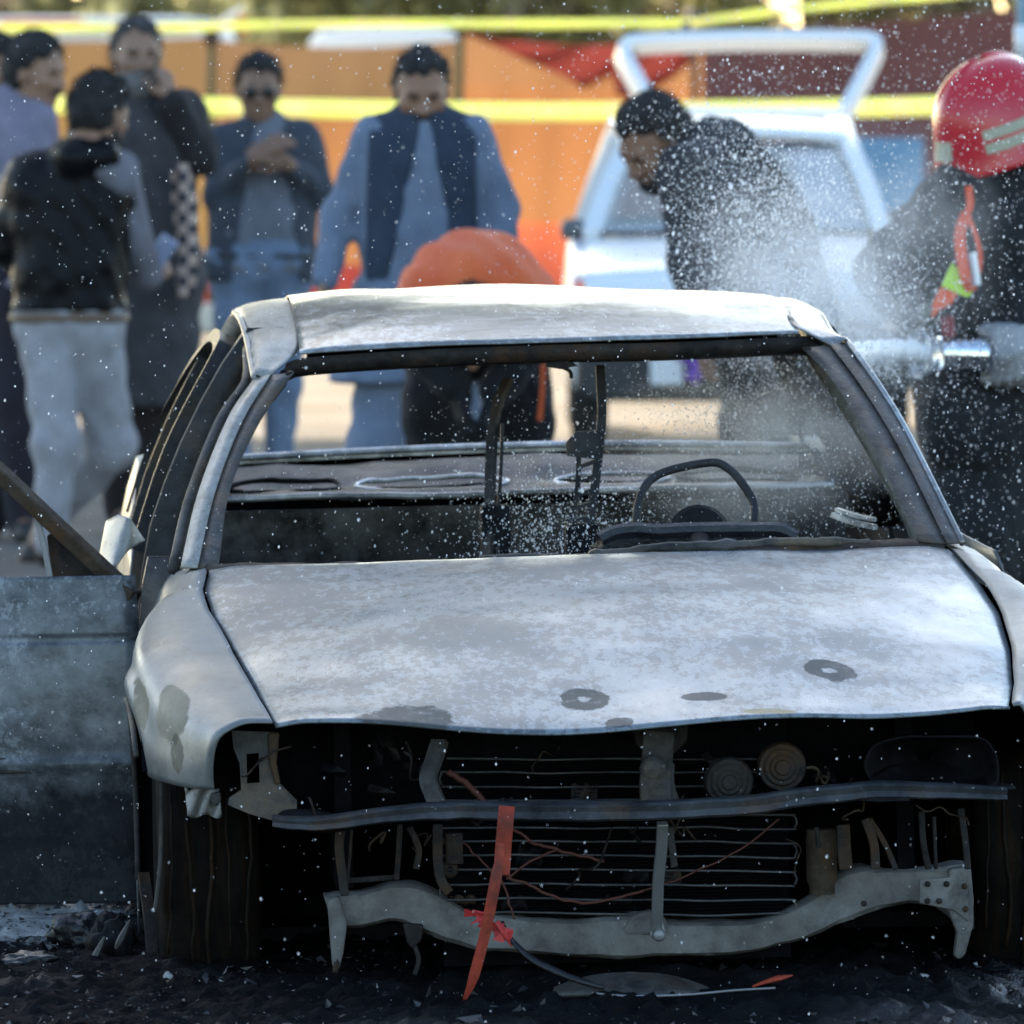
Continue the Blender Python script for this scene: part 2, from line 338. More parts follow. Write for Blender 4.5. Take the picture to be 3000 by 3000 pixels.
Ls = np.array([K(*p) for p in [(613, 1660, 1.28), (601, 1724, 1.12), (621, 1786, .98), (683, 1895, .72), (745, 2003, .47), (792, 2089, .27), (808, 2117, .19)]])
Rs = np.array([K(*p) for p in [(2780, 1600, 1.28), (2873, 1700, 1.05), (2927, 1786, .85), (2958, 1895, .6), (2966, 2003, .37), (2955, 2061, .22)]])
def seam(T, v): T = T[np.argsort(T[:, 1])]; return np.interp(v, T[:, 1], T[:, 0]), np.interp(v, T[:, 1], T[:, 2])
def make_hood():
    nu, nt = 72, 60; V = []
    for i in range(nt):
        t = i / (nt - 1); ve = 1.28 + (.20 - 1.28) * t; bow = .115 * (1 - t) + .14 * t
        lu, lz = seam(Ls, ve); ru, rz = seam(Rs, ve)
        for j in range(nu):
            q = j / (nu - 1); s = 2 * q - 1
            u = lu + (ru - lu) * q; b = 1 - abs(s) ** 2.2
            v = ve - bow * b
            crown = .010 * (1 - t) + .036 * math.sin(math.pi * t ** .85) - .004 * t ** 3
            z = lz + (rz - lz) * q + crown * b
            z -= .030 * max(0, abs(s) - .93) / .07 * .25
            z += .0045 * math.sin(s * 5 + 1.2) * math.sin(t * 5.5 + .4) * (1 - t * .6) 
            if t > .94: z -= .005 * ((t - .94) / .06) ** 2
            # bent front lip, lifted at the right-hand lamp
            z += .010 * t ** 4 * math.sin(s * 6.0) + .016 * t ** 6 * max(0, s - .35)
            V.append((u, v, z))
    V = np.array(V); V[:, 2] += .0035 * fbm(V * [3, 3, 0] + 3, 3)
    o = mesh_obj('bonnet', V, grid_faces(nt, nu), M['hood'], car); solid(o, .004, 1)
make_hood()

def fender(side, T):
    vs = [.20, .24, .30, .38, .46, .52, .57, .62, .68, .75, .83, .91, .98, 1.04, 1.09, 1.13, 1.149, 1.152, 1.25, 1.4, 1.52]
    fr = [0, .03, .10, .22, .38, .55, .72, .88, 1]; fu = [0, .42, .72, .88, .955, .99, 1, .995, .98]
    G = []
    for i, v in enumerate(vs):
        us, zs = seam(T, v); us += side * .005
        uo = side * np.interp(v, [.2, .26, .35, .5, .8, 1.0, 1.3, 1.55], [.735, .752, .79, .832, .866, .862, .845, .835] if side < 0 else [.708, .722, .765, .82, .862, .862, .845, .835])
        zl = .60 if v < .83 else .25
        zb = max(zl, .40 + math.sqrt(max(0, .32 ** 2 - (v - .83) ** 2)) if abs(v - .83) < .32 else 0)
        if v < .83: zb = max(zb, .60)
        row = []
        for a, b in zip(fr, fu):
            z = zs + (zb - zs) * a
            if a == 0: z = zs
            e = .012 * math.exp(-((v - .83) / .36) ** 2) * (1 if a > .7 else 0)       # arch flare
            row.append((us + (uo - us) * b + side * e, v + (.06 * a if i == 0 else .04 * a if i == 1 else 0), z + (.004 if a in (.03,) else 0)))
        G.append(row)
    G = np.array(G); n = len(fr)
    G = np.array([cr(r, 26) for r in G]); n = 26
    G[..., 0] += .003 * fbm(G * 5, 2)
    o = mesh_obj('front_wing', G.reshape(-1, 3), grid_faces(len(vs), n), M['panel'], car); solid(o, .004, 1 if side < 0 else -1)
    # arch lip and black liner
    b = MB(); a = np.linspace(R(-8), R(188), 26)
    lip = [(side * (.875 - .02 * abs(math.cos(x))), .83 + .317 * math.cos(x), .40 + .317 * math.sin(x)) for x in a if not (math.cos(x) < 0 and .40 + .317 * math.sin(x) < .60)]
    b.tube(lip, .006, 6); b.obj('arch_lip', M['grey_scale'], o, True)
    a2 = np.linspace(R(-20), R(142), 26)
    rows = [[(side * uu, .83 + .34 * math.cos(x), .40 + .34 * math.sin(x)) for x in a2] for uu in (.852, .55)]
    o2 = mesh_obj('wheel_arch_liner', np.array(rows).reshape(-1, 3), grid_faces(2, len(a2)), M['cavity'], car)
    return o
wl_ = fender(-1, Ls); wl_['label'] = 'grey front wing with flaked olive patches above its headlamp hole'
fender(1, Rs)
# flaked patch on the left wing corner: bare primer scale standing off the sheet
def patch(outline, v0, v1, name='flaked_patch'):
    pass

# ---- greenhouse
AL_o = [K(530, 1664, 1.32), K(582, 1444, 1.52), K(668, 1227, 1.72), K(745, 1110, 1.87)]
AL_m = [K(578, 1664, 1.30), K(629, 1444, 1.49), K(706, 1242, 1.69), K(792, 1098, 1.86)]
AL_i = [K(640, 1664, 1.29), K(672, 1444, 1.47), K(757, 1246, 1.67), K(862, 1090, 1.86)]
AR_o = [K(2820, 1592, 1.32), K(2717, 1382, 1.52), K(2640, 1234, 1.67), K(2562, 1110, 1.80), K(2484, 1004, 1.95)]
AR_m = [K(2775, 1592, 1.29), K(2672, 1382, 1.49), K(2590, 1234, 1.64), K(2508, 1110, 1.79), K(2432, 1010, 1.93)]
AR_i = [K(2698, 1590, 1.26), K(2600, 1382, 1.46), K(2520, 1234, 1.62), K(2440, 1110, 1.77), K(2355, 1020, 1.92)]
def shift(P, d): return [Vector(p) + Vector(d) for p in P]
def apillar(o, m, i, s):
    rows = [shift(o, (-s * .045, .09, 0)), shift(o, (-s * .004, .012, 0)), o, m]
    a = loft('windscreen_pillar', [cr(r, 24) for r in rows], 24, M['rail'] if s < 0 else M['pillar'], car); solid(a, .003, 0)
    rows = [shift(m, (0, .004, -.002)), shift(i, (0, .028, 0)), shift(i, (s * .02, .10, 0))]
    a = loft('windscreen_flange', [cr(r, 24) for r in rows], 24, M['pillar'], car); solid(a, .003, 0)
apillar(AL_o, AL_m, AL_i, -1); apillar(AR_o, AR_m, AR_i, 1)
# roof rails carry on from the pillars back to the boot
def rail(s, o0, m0, seam_pts):
    dz = 0 if s < 0 else -.016
    du = 0 if s < 0 else -.036
    O = [o0, Vector((s * (.600 + du), 2.12, 1.322 + dz)), Vector((s * (.604 + du), 2.4, 1.352 + dz)), Vector((s * (.606 + du), 2.75, 1.356 + dz)), Vector((s * (.622 + du), 3.05, 1.322 + dz)), Vector((s * .68, 3.35, 1.17)), Vector((s * .76, 3.68, .99))]
    I = [m0, *seam_pts, Vector((s * .50, 3.05, 1.355 if s < 0 else 1.332)), Vector((s * .57, 3.35, 1.18)), Vector((s * .655, 3.68, 1.0))]
    md = [o0 * .5 + m0 * .5] + [(a * .42 + b * .58) + Vector((0, 0, .012)) for a, b in zip(O[1:], I[1:])]
    rows = [shift(O, (-s * .04, 0, -.035)), O, [a * .6 + b * .4 + Vector((0, 0, .008)) for a, b in zip(O, md)], md, I]
    o = loft('roof_rail', [cr(r, 40) for r in rows], 40, M['rail'] if s < 0 else M['roof'], car, sub=14); solid(o, .003, 0); return o
Lseam = [K(872, 1030, 2.02), K(905, 960, 2.2), K(868, 895, 2.5), K(846, 877, 2.72)]
Rseam = [K(2329, 955, 2.02), K(2300, 915, 2.2), K(2268, 885, 2.5), K(2244, 874, 2.72)]
b = MB(); b.tube(AR_o + [Vector((.566, 2.12, 1.308)), Vector((.570, 2.4, 1.338)), Vector((.572, 2.75, 1.342))], .0065, 8, 60); b.obj('drip_rail', M['roof'], car, True)
b = MB(); b.tube([AL_o[-1], Vector((-.603, 2.12, 1.324)), Vector((-.607, 2.4, 1.354)), Vector((-.609, 2.75, 1.358))], .006, 8, 40); b.obj('drip_rail', M['rail'], car, True)
rail(-1, AL_o[-1], AL_m[-1], Lseam); rail(1, AR_o[-1], AR_m[-1], Rseam)
def make_roof():
    nu, nv = 64, 48; V = []
    fz = [K(880, 1042, 1.97), K(1180, 1019, 1.89), K(1553, 1003, 1.86), K(1941, 995, 1.88), K(2340, 980, 1.97)]
    cz = [K(846, 877, 2.6), K(1087, 851, 2.6), K(1398, 843, 2.6), K(1708, 848, 2.6), K(2019, 859, 2.6), K(2244, 874, 2.6)]
    f = cr(fz, nu); c = cr(cz, nu)
    for i in range(nv):
        t = i / (nv - 1)
        for j in range(nu):
            q = j / (nu - 1); s = 2 * q - 1; v0 = f[j][1]; v = v0 + (3.08 - v0) * t
            zc = c[j][2]; z0 = f[j][2]
            w = (v - v0) / (2.6 - v0)
            if w < 1: z = z0 + (zc - z0) * (1 - (1 - w) ** 2.3)
            else: z = zc - .035 * ((v - 2.6) / .48) ** 2
            u = f[j][0] + (c[j][0] - f[j][0]) * min(1, max(0, w))
            z += -.012 * math.exp(-((s - .05) / .25) ** 2 - ((v - 2.35) / .16) ** 2) + .006 * math.sin(s * 7 + v * 3) * min(w, 1) * math.exp(-((v - 2.3) / .5) ** 2)
            V.append((u, v, z))
    V = np.array(V); V[:, 2] += .003 * fbm(V * [2.5, 4, 0] + 8, 3)
    o = mesh_obj('roof', V, grid_faces(nv, nu), M['roof'], car); solid(o, .004, 1)
    # header rail under the roof's front edge
    g = cr(shift([K(802, 1116, 1.90), K(838, 1070, 1.95)] + fz + [K(2395, 998, 1.98), K(2432, 1030, 1.95)], (0, .01, -.006)), 60); rows = [g, g + [0, .008, -.028], g + [0, .05, -.036], g + [0, .10, -.02]]
    h = mesh_obj('windscreen_header', np.array(rows).reshape(-1, 3), grid_faces(4, 60), M['soot_rust'], car); solid(h, .004, 0)
    # inner liner of the roof
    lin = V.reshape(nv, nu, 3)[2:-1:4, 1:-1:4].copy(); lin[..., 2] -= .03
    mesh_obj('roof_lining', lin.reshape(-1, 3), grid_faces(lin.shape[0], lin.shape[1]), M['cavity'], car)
make_roof()

def Uz(z, s=-1): return float(np.interp(z, [.2, .5, .75, .9, 1.0, 1.1, 1.2, 1.3, 1.36], [.80, .845, .85, .836, .805, .765, .715, .655, .605]) - (0 if s < 0 else np.interp(z, [.8, .95, 1.2, 1.36], [0, .03, .065, .06])))
def side_col(s, v, z0, z1, dv=0., n=14):      # a line on the side of the cabin from z0 up to z1, leaning back by dv
    return [(s * Uz(z, s), v + dv * k / (n - 1), z) for k, z in enumerate(np.linspace(z0, z1, n))]
def post(name, s, v, w, z0, z1, m, dv=0., inset=0., depth=.05):
    a = np.array(side_col(s, v, z0, z1, dv)); b = np.array(side_col(s, v + w, z0, z1, dv * .8))
    a[:, 0] -= s * inset; b[:, 0] -= s * inset
    i = [-s * depth, 0, 0]
    o = loft(name, [a + i, a, b, b + i], 14, m, car); solid(o, .003, 0); return o
for s in (-1, 1):
    post('centre_pillar', s, 2.14, .10, .25, 1.345 if s < 0 else 1.30, M['dark_frame'] if s < 0 else M['rail'], .03, .02, .07)  # right pillar takes the paler metal, painting in its lit inner face
    post('rear_pillar', s, 3.30, .34, .85, 1.16, M['dark_frame'], -.12, .01, .06)
    # rear side panel below the belt line with rear arch
    vs = list(np.linspace(3.0, 4.12, 24)); rows = []
    for v in vs:
        zb = .27
        if abs(v - 3.30) < .33: zb = max(zb, .40 + math.sqrt(.33 ** 2 - (v - 3.30) ** 2))
        tp = .95 + .06 * min(1, (v - 3.0) / .5); tk = .0 if v < 3.8 else .10 * ((v - 3.8) / .32) ** 2
        rows.append([(s * (Uz(tp + (zb - tp) * k, s) - tk), v, tp + (zb - tp) * k) for k in np.linspace(0, 1, 12)])
    o = mesh_obj('rear_wing', np.array(rows).reshape(-1, 3), grid_faces(24, 12), M['panel'], car); solid(o, .003, 0)

def door_shell(name, s, v0, v1, m, zt=.905, zb=.27):
    G = np.array([[(s * Uz(z, s), v, z) for z in np.linspace(zt, zb, 16)] for v in np.linspace(v0, v1, 14)])
    G[..., 0] += s * (.006 * np.exp(-((G[..., 2] - .47) / .02) ** 2)) + s * .002 * fbm(G * 6, 2)
    o = mesh_obj(name, G.reshape(-1, 3), grid_faces(14, 16), m, car); solid(o, .004, 0)
    return o
def door_frame(d, s, path, m, w=.035, h=.03):
    b = MB(); b.strip(path, w, h, 40); b.obj('window_frame', m, d, True, 0, 40)
# closed doors: both rear doors and the right front door, windows burnt out
for s in (-1, 1):
    d = door_shell('rear_door', s, 2.235, 2.99, M['panel'])
    ins = .012
    path = [(s * (Uz(z, s) - ins), v, z) for v, z in ((2.27, .90), (2.275, 1.1), (2.29, 1.27), (2.36, 1.30), (2.7, 1.305), (2.92, 1.285), (3.10, 1.20), (3.22, 1.05), (3.22, .92))]
    door_frame(d, s, path, M['dark_frame'])
    post_ = [(s * (Uz(z, s) - ins), 2.98 - .02 * (z - .9), z) for z in np.linspace(.9, 1.28, 8)]
    b = MB(); b.strip(post_, .02, .022); b.obj('window_divider', M['dark_frame'], d)
d = door_shell('front_door', 1, 1.53, 2.225, M['panel'])
door_frame(d, 1, shift(AR_o[:4], (-.026, .09, -.012)) + [(Uz(1.28, 1) - .02, 2.10, 1.275), (Uz(1.24, 1) - .02, 2.17, 1.22), (Uz(1.1, 1) - .02, 2.19, 1.1), (Uz(.9, 1) - .02, 2.20, .905)], M['grey_scale'], .04, .03)
# left sill and left door aperture frame
b = MB(); b.strip([(-.80, 1.5, .27), (-.80, 2.3, .27), (-.80, 3.0, .27)], .09, .10, 8); b.obj('sill', M['dark_frame'], car)
b = MB(); b.strip([(.79, 1.5, .25), (.79, 3.0, .25)], .09, .10, 8); b.obj('sill', M['dark_frame'], car)
post('hinge_pillar', -1, 1.53, .07, .25, .93, M['pillar'], 0, .01, .10)
b = MB(); b.tube(shift(AL_o, (-.012, .10, -.01)) + [Vector((-.60, 2.12, 1.305))], .012, 8, 24)
b.obj('door_seal_frame', M['grey_scale'], car, True)
# bulkhead, floor, boot, tail
def plate_yz(name, pts, m, depth=.02): return MB().plate(pts, depth).obj(name, m, car)
MB().box((0, 2.45, .26), (1.56, 2.9, .03)).obj('floor_pan', M['soot'], car)
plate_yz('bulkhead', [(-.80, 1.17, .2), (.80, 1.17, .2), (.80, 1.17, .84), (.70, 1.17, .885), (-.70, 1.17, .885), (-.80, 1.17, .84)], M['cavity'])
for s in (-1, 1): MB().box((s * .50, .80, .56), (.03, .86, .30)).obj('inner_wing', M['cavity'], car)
# windscreen base: cowl tray and the curled remains of the rubber seal
cw = [KF(390, 1071, 1.30), KF(640, 1067, 1.21), KF(905, 1061, 1.19), KF(1130, 1047, 1.185), KF(1300, 1040, 1.19), KF(1500, 1029, 1.20), KF(1700, 1024, 1.27), KF(1780, 1020, 1.30)]
g = cr(cw, 60); rows = np.array([g + [0, -.02, -.014], g + [0, .0, -.002], g + [0, .015, .004], g + [0, .06, -.01], g + [0, .20, -.03]])
rows[1:4, :, 2] += .006 * fbm(rows[1:4] * 18, 3)
o = mesh_obj('windscreen_base', rows.reshape(-1, 3), grid_faces(5, 60), M['soot_rust'], car); solid(o, .003, 0)
b = MB(); sp = cr([KF(905, 1058, 1.20), KF(1125, 1046, 1.19), KF(1250, 1036, 1.19), KF(1400, 1027, 1.20), KF(1530, 1023, 1.215), KF(1640, 1024, 1.25)], 70)
sp[:, 2] += .004 * fbm(sp * 16, 3); sp[:, 1] += .008 * fbm(sp * 14 + 5, 2)
b.tube(sp, np.interp(np.arange(70), [0, 20, 35, 69], [.006, .008, .012, .008]) * (1 + .45 * fbm(sp * 30 + 9, 2)), 7); b.obj('windscreen_seal', M['grey_scale'], car, True)
b = MB(); b.plate([KF(1108, 1050, 1.18), KF(1145, 1050, 1.18), KF(1140, 1038, 1.19), KF(1125, 1036, 1.19), KF(1114, 1040, 1.19)], .03); b.obj('wiper_stub', M['grey_scale'], car)
# rear shelf with its speaker cut-outs: two rails with glints painted into their colour, dark ovals between
M['glint_rail'] = soot('painted_glint_rail', (.18, .18, .19), (.75, .77, .80), (.12, .3), 6, (.015, .015, .015), .5, spec=.5)
def shelf():
    zf, zr = K(1400, 1452, 3.10).z, K(1400, 1352, 3.52).z
    nu, nv = 90, 24; us = np.linspace(-.66, .66, nu); vs = np.linspace(3.08, 3.56, nv); V = []; F = []
    holes = [(-.50, .12), (-.185, .16), (.20, .12), (.47, .13)]
    for v in vs:
        for u in us:
            w = (v - 3.08) / .48; z = zf + (zr - zf) * w - .028 * math.exp(-((w - .62) / .16) ** 2) + .010 * math.exp(-((w - .1) / .08) ** 2)
            V.append((u, v, z + .012 * math.exp(-((u - .05) / .25) ** 2) * w))
    V = np.array(V); V[:, 2] += .003 * fbm(V * [14, 14, 0], 2)
    for i in range(nv - 1):
        for j in range(nu - 1):
            uc, vc = (us[j] + us[j + 1]) / 2, (vs[i] + vs[i + 1]) / 2
            if any(((uc - h) / r) ** 2 + ((vc - 3.225) / .085) ** 2 < 1 for h, r in holes): continue
            F.append((i * nu + j, i * nu + j + 1, (i + 1) * nu + j + 1, (i + 1) * nu + j))
    o = mesh_obj('rear_shelf', V, F, burnt_paint('burnt_shelf', (.012, .012, .014), (.03, .031, .034), (.07, .073, .08), (.02, .018, .015), .5, (.35, .6), (1, 2, 1), (), .5, .5, .5), car); solid(o, .004, -1)
    for h, r in holes:
        b = MB(); a = np.linspace(0, 2 * np.pi, 37)
        q9 = np.array([(h + r * math.cos(x), 3.225 + .085 * math.sin(x), zf + (zr - zf) * (.30 + .18 * math.sin(x)) + .006) for x in a]); q9 = q9 + .007 * fbm(q9 * 11, 3)[:, None] * [1, 1, .6]; b.tube(q9, .0045 + .003 * np.abs(fbm(q9 * 23, 2)), 6); b.obj('speaker_ring', M['glint_rail'] if abs(h) < .3 else M['soot'], o, True)
    MB().box((0, 3.3, .60), (1.2, .5, .02)).obj('boot_floor', M['cavity'], car)
    MB().box((0, 3.065, .62), (1.36, .03, .62)).obj('rear_seat_back', soot('seat_ash', (.012, .011, .011), (.075, .068, .062), (.6, .9), 11, (.13, .12, .11)), car)
    b = MB(); p = K(1300, 1345, 3.60); b.strip([(-.66, 3.60, p.z + .004), (-.3, 3.64, p.z + .012), (0, 3.65, p.z + .016), (.3, 3.64, p.z + .014), (.66, 3.60, p.z + .002)], .03, .012, 30); b.tube([(-.66, 3.585, p.z + .012), (-.3, 3.625, p.z + .020), (0, 3.635, p.z + .024), (.3, 3.625, p.z + .022), (.66, 3.585, p.z + .010)], .008, 7, 30); b.obj('rear_window_sill', M['glint_rail'], car)
    b = MB(); p = cr([(-.66, 3.085, zf + .006), (-.35, 3.08, zf + .007), (-.2, 3.08, zf + .003), (.0, 3.08, zf + .006), (.35, 3.085, zf + .006), (.66, 3.085, zf + .006)], 60); p[:, 2] += .003 * fbm(p * 9, 2); b.tube(p, .007, 7); b.obj('shelf_lip', M['glint_rail'], car, True)
shelf()
# boot lid: dark, slightly bowed
G = []
zt = K(1400, 1322, 3.75).z
for v in np.linspace(3.66, 4.14, 12):
    G.append([(u, v, zt - .012 * abs(u / .66) ** 2 - .02 * ((v - 3.66) / .48) ** 2 + .010 * math.exp(-((u + .05) / .22) ** 2)) for u in np.linspace(-.66, .66, 40)])
o = mesh_obj('boot_lid', np.array(G).reshape(-1, 3), grid_faces(12, 40), M['soot_rust'], car); solid(o, .006, 0)
MB().box((0, 4.13, .68), (1.4, .03, .62)).obj('tail_panel', M['soot'], car)
# front seats: bare spring frames
def seat_upright(pts, w, holes=0, name='seat_frame'):
    P = cr(pts, 40); b = MB(); b.strip(P, w, .012)
    for k in range(holes):
        p = P[int(6 + k * 30 / max(1, holes))]; b.lathe([(w * .20, -.004), (w * .34, -.004), (w * .34, .004), (w * .20, .004), (w * .20, -.004)], 12, Matrix.Translation(p + np.array([0, -.012, 0])) @ Matrix.Rotation(R(90), 4, 'X'))
    return b.obj(name, M['dark_frame'], car, False, 0, 40)
seat_upright([KF(960, 715, 2.15), KF(942, 755, 2.13), KF(930, 810, 2.10), KF(926, 880, 2.06), KF(924, 960, 2.02), KF(920, 1060, 1.98)], .020)
seat_upright([KF(948, 800, 2.10), KF(945, 880, 2.07), KF(941, 960, 2.03), KF(938, 1060, 1.99)], .007)
# twin perforated uprights of the other seat
b = MB(); P1 = cr([KF(1132, 690, 2.15), KF(1136, 780, 2.12), KF(1130, 850, 2.1), KF(1122, 920, 2.06), KF(1112, 1000, 2.0), KF(1108, 1060, 1.98)], 40)
P2 = cr([KF(1092, 860, 2.1), KF(1090, 920, 2.06), KF(1080, 990, 2.0), KF(1074, 1060, 1.98)], 30)
b.strip(P1, .018, .012); b.strip(P2, .010, .012)
for k in range(7):
    q = P2[3 + k * 4]; r_ = P1[18 + int(k * 3)]; b.strip([q, r_], .012, .008)
pl = [KF(1070, 860, 2.09), KF(1068, 835, 2.09), KF(1085, 815, 2.1), KF(1132, 812, 2.1), KF(1132, 868, 2.09)]
b.plate(pl, .01); b.obj('seat_frame', M['dark_frame'], car, False, 0, 40)
for q, d3 in ((KF(1100, 1030, 2.0), (.07, .06, .09)), (KF(935, 1000, 2.02), (.06, .05, .10))): MB().box(q, d3).obj('seat_recliner', M['soot'], car, bevel=.01)
# twisted leftovers hanging at the mirror mount and along the seat
b = MB(); b.plate([KF(1030, 684, 1.9), KF(1075, 680, 1.9), KF(1090, 690, 1.9), KF(1060, 697, 1.9), KF(1030, 692, 1.9)], .02); b.tube([KF(1060, 692, 1.9), KF(1075, 700, 1.91), KF(1078, 712, 1.92)], .004, 6, 8); b.obj('mirror_mount', M['soot_rust'], car)
# steering wheel skeleton and column
b = MB(); b.tube([KF(1196, 1012, 1.62), KF(1200, 985, 1.63), KF(1207, 940, 1.66), KF(1228, 905, 1.69), KF(1270, 886, 1.71), KF(1340, 873, 1.72), KF(1368, 880, 1.715), KF(1395, 905, 1.69), KF(1422, 948, 1.66), KF(1424, 985, 1.63), KF(1426, 1014, 1.62)], .0085, 9, 60)
b.obj('steering_wheel', M['dark_frame'], car, True)
b = MB(); q = cr([KF(1130, 1020, 1.45), KF(1160, 1006, 1.46), KF(1200, 1001, 1.46), KF(1240, 1004, 1.46), KF(1300, 1001, 1.46), KF(1426, 1000, 1.46), KF(1470, 1001, 1.46), KF(1500, 1015, 1.46)], 50); b.tube(q, .016, 8); b.strip(q - [0, 0, .035], .06, .05); b.obj('dashboard_beam', M['wet_black'], car, True, 0, 35)
b = MB(); b.lathe([(.0, .02), (.05, .02), (.062, 0), (.05, -.04), (0, -.04)], 20, Matrix.Translation(KF(1320, 1010, 1.56)) @ Matrix.Rotation(R(70), 4, 'X')); b.tube([KF(1320, 1010, 1.57), KF(1320, 1060, 1.2)], .025, 10); b.obj('steering_column', M['soot'], car, True, 0, 40)
# wheels: collapsed tyre carcass round a bare rim
def wheel(u, v, zc=.42, cords=0):
    Mx = Matrix.Translation((u, v, zc)) @ Matrix.Rotation(R(90), 4, 'Y')
    t = MB(); prof = [(.19, -.085), (.25, -.092), (.285, -.080), (.296, -.04), (.298, 0), (.296, .04), (.285, .080), (.25, .092), (.19, .085)]
    t.lathe(prof, 64, Mx)
    V = np.array(t.v); d = V - [u, v, zc]; rr = np.hypot(d[:, 1], d[:, 2]); g = 1 + .05 * fbm(V * 9, 3)
    V[:, 1] = v + d[:, 1] * g; V[:, 2] = np.maximum(zc + d[:, 2] * g, zc - .215)
    w = mesh_obj('wheel', V, t.f, M['tyre'], car)
    for k in range(cords):
        y0 = u - .086 + .172 * (k + .5) / cords; a = np.linspace(R(150), R(206 + 8 * (k % 3)), 22); P = np.array([(y0 + .004 * math.sin(k * 3 + x * 5), v + .304 * math.cos(x), max(zc + .304 * math.sin(x), zc - .21)) for x in a]); P += .004 * fbm(P * 20 + k, 2)[:, None]
        MB().tube(P, .0022 + .0012 * (k % 3), 5).obj('tyre_cord', M['cord'], w, True)
    r = MB(); r.lathe([(.0, .01), (.05, .015), (.06, .0), (.12, -.03), (.165, -.02), (.17, .07), (.19, .085), (.195, .07), (.18, -.08), (.195, -.088)], 40, Mx if u > 0 else Mx @ Matrix.Rotation(R(180), 4, 'X')); r.obj('rim', M['rusty'], w, True, 0, 40)
M['cord'] = soot('rusty_cord', (.006, .005, .004), (.02, .014, .01), (.6, .9), 20, (.035, .017, .008))
for u, v in ((-.735, .83), (.735, .83), (-.735, 3.30), (.735, 3.30)): wheel(u, v, .42, 5 if v < 1 else 0)

b = MB(); b.strip([K(2452, 1493, 2.0), K(2505, 1510, 1.95), K(2562, 1522, 1.9)], .010, .008, 8); b.obj('light_gap_bar', M['glint_rail'], car)  # pale bars stand in for the bright gaps between the door frames
b = MB(); b.strip([K(2440, 1508, 1.98), K(2500, 1530, 1.93), K(2565, 1545, 1.88)], .010, .010, 8); b.obj('light_gap_bar', M['glint_rail'], car)
# ------------------------------------------------------------------ stripped nose of the car
NV = .10
def outl(pts, v): return [KF(x, y, v) for x, y in pts]
def sheet(name, pts, v, depth, m, bevel=.004, parent=None): return MB().plate(outl(pts, v), depth).obj(name, m, parent or car, False, bevel)
# bumper reinforcement bar
b = MB(); top = cr([KF(515, 1552, .22), KF(600, 1556, .16), KF(700, 1544, .12), KF(830, 1532, .09), KF(970, 1532, .08), KF(1240, 1531, .07), KF(1340, 1526, .08), KF(1430, 1520, .09), KF(1520, 1506, .10), KF(1600, 1498, .12), KF(1660, 1492, .13), KF(1760, 1494, .16), KF(1900, 1500, .22)], 90)
n = len(top); wob = .003 * fbm(top * 12, 3); hh = np.interp(np.arange(n), [0, 12, 30, 60, 72, 89], [.016, .022, .027, .028, .025, .020])
rows = [top + np.c_[0 * wob, 0 * wob + .05, hh * .5], top + np.c_[0 * wob, 0 * wob + .004, hh * .50 + wob], top + np.c_[0 * wob, 0 * wob - .002, hh * .38 + wob], top + np.c_[0 * wob, wob + .004, hh * 0], top + np.c_[0 * wob, 0 * wob - .002, -hh * .38 + wob], top + np.c_[0 * wob, 0 * wob + .004, -hh * .50 + wob], top + np.c_[0 * wob, 0 * wob + .05, -hh * .5]]
o = mesh_obj('bumper_bar', np.array(rows).reshape(-1, 3), grid_faces(7, n), soot('bar_metal', (.018, .019, .022), (.085, .088, .095), (.4, .7), 9, (.12, .075, .045), 0, (1, 1, 1)), car); solid(o, .003, 0); autosmooth(o, 30)
bar_clip = sheet('bar_slot', [(1618, 1510), (1640, 1506), (1712, 1505), (1718, 1510), (1660, 1513)], .05, .01, M['soot'], 0)
# lower cross-member: a pressed rail with two horns
tp = [(612, 1692), (640, 1688), (690, 1684), (740, 1670), (790, 1672), (840, 1695), (885, 1722), (930, 1728), (1000, 1735), (1100, 1738), (1180, 1728), (1200, 1720), (1225, 1735), (1300, 1742), (1420, 1742), (1480, 1722), (1540, 1690), (1580, 1655), (1620, 1640), (1660, 1643), (1720, 1645), (1770, 1640), (1800, 1632), (1830, 1634)]
bt = [(625, 1735), (655, 1752), (700, 1745), (735, 1738), (765, 1742), (800, 1758), (850, 1775), (900, 1788), (960, 1795), (1020, 1800), (1100, 1803), (1180, 1805), (1230, 1804), (1300, 1802), (1400, 1796), (1470, 1785), (1540, 1760), (1600, 1735), (1650, 1715), (1700, 1706), (1750, 1708), (1785, 1722), (1815, 1745), (1838, 1750)]
T = cr(outl(tp, .36), 120); B = cr(outl(bt, .36), 120); rows = [T + [0, .06, 0], T + [0, .004, .0], T * .92 + B * .08 + [0, -.006, 0], T * .5 + B * .5 + [0, -.010, 0], T * .10 + B * .90 + [0, -.006, 0], B + [0, .004, 0], B + [0, .06, 0]]
rows = np.array(rows); rows[..., 1] += .010 * fbm(rows * 14, 4); rows[..., 2] += .003 * fbm(rows * 19 + 3, 3)
M['member'] = soot('scaled_crossmember', (.085, .078, .073), (.235, .225, .215), (.6, .8), 6, (.035, .03, .026))
o = mesh_obj('crossmember', rows.reshape(-1, 3), grid_faces(7, 120), M['member'], car); solid(o, .004, 0); autosmooth(o, 35)
cm_ = o
for pts in ([(618, 1700), (640, 1690), (655, 1745), (648, 1800), (640, 1830), (628, 1828), (624, 1780)], [(1790, 1640), (1832, 1634), (1838, 1700), (1836, 1748), (1822, 1800), (1812, 1812), (1800, 1806), (1806, 1760), (1790, 1720)]):
    sheet('tow_horn', pts, .33, .03, M['member'], .006, o)
sheet('mount_plate', [(1735, 1660), (1800, 1655), (1826, 1668), (1828, 1740), (1800, 1718), (1735, 1704)], .325, .004, M['member'], .003, o)
b = MB()
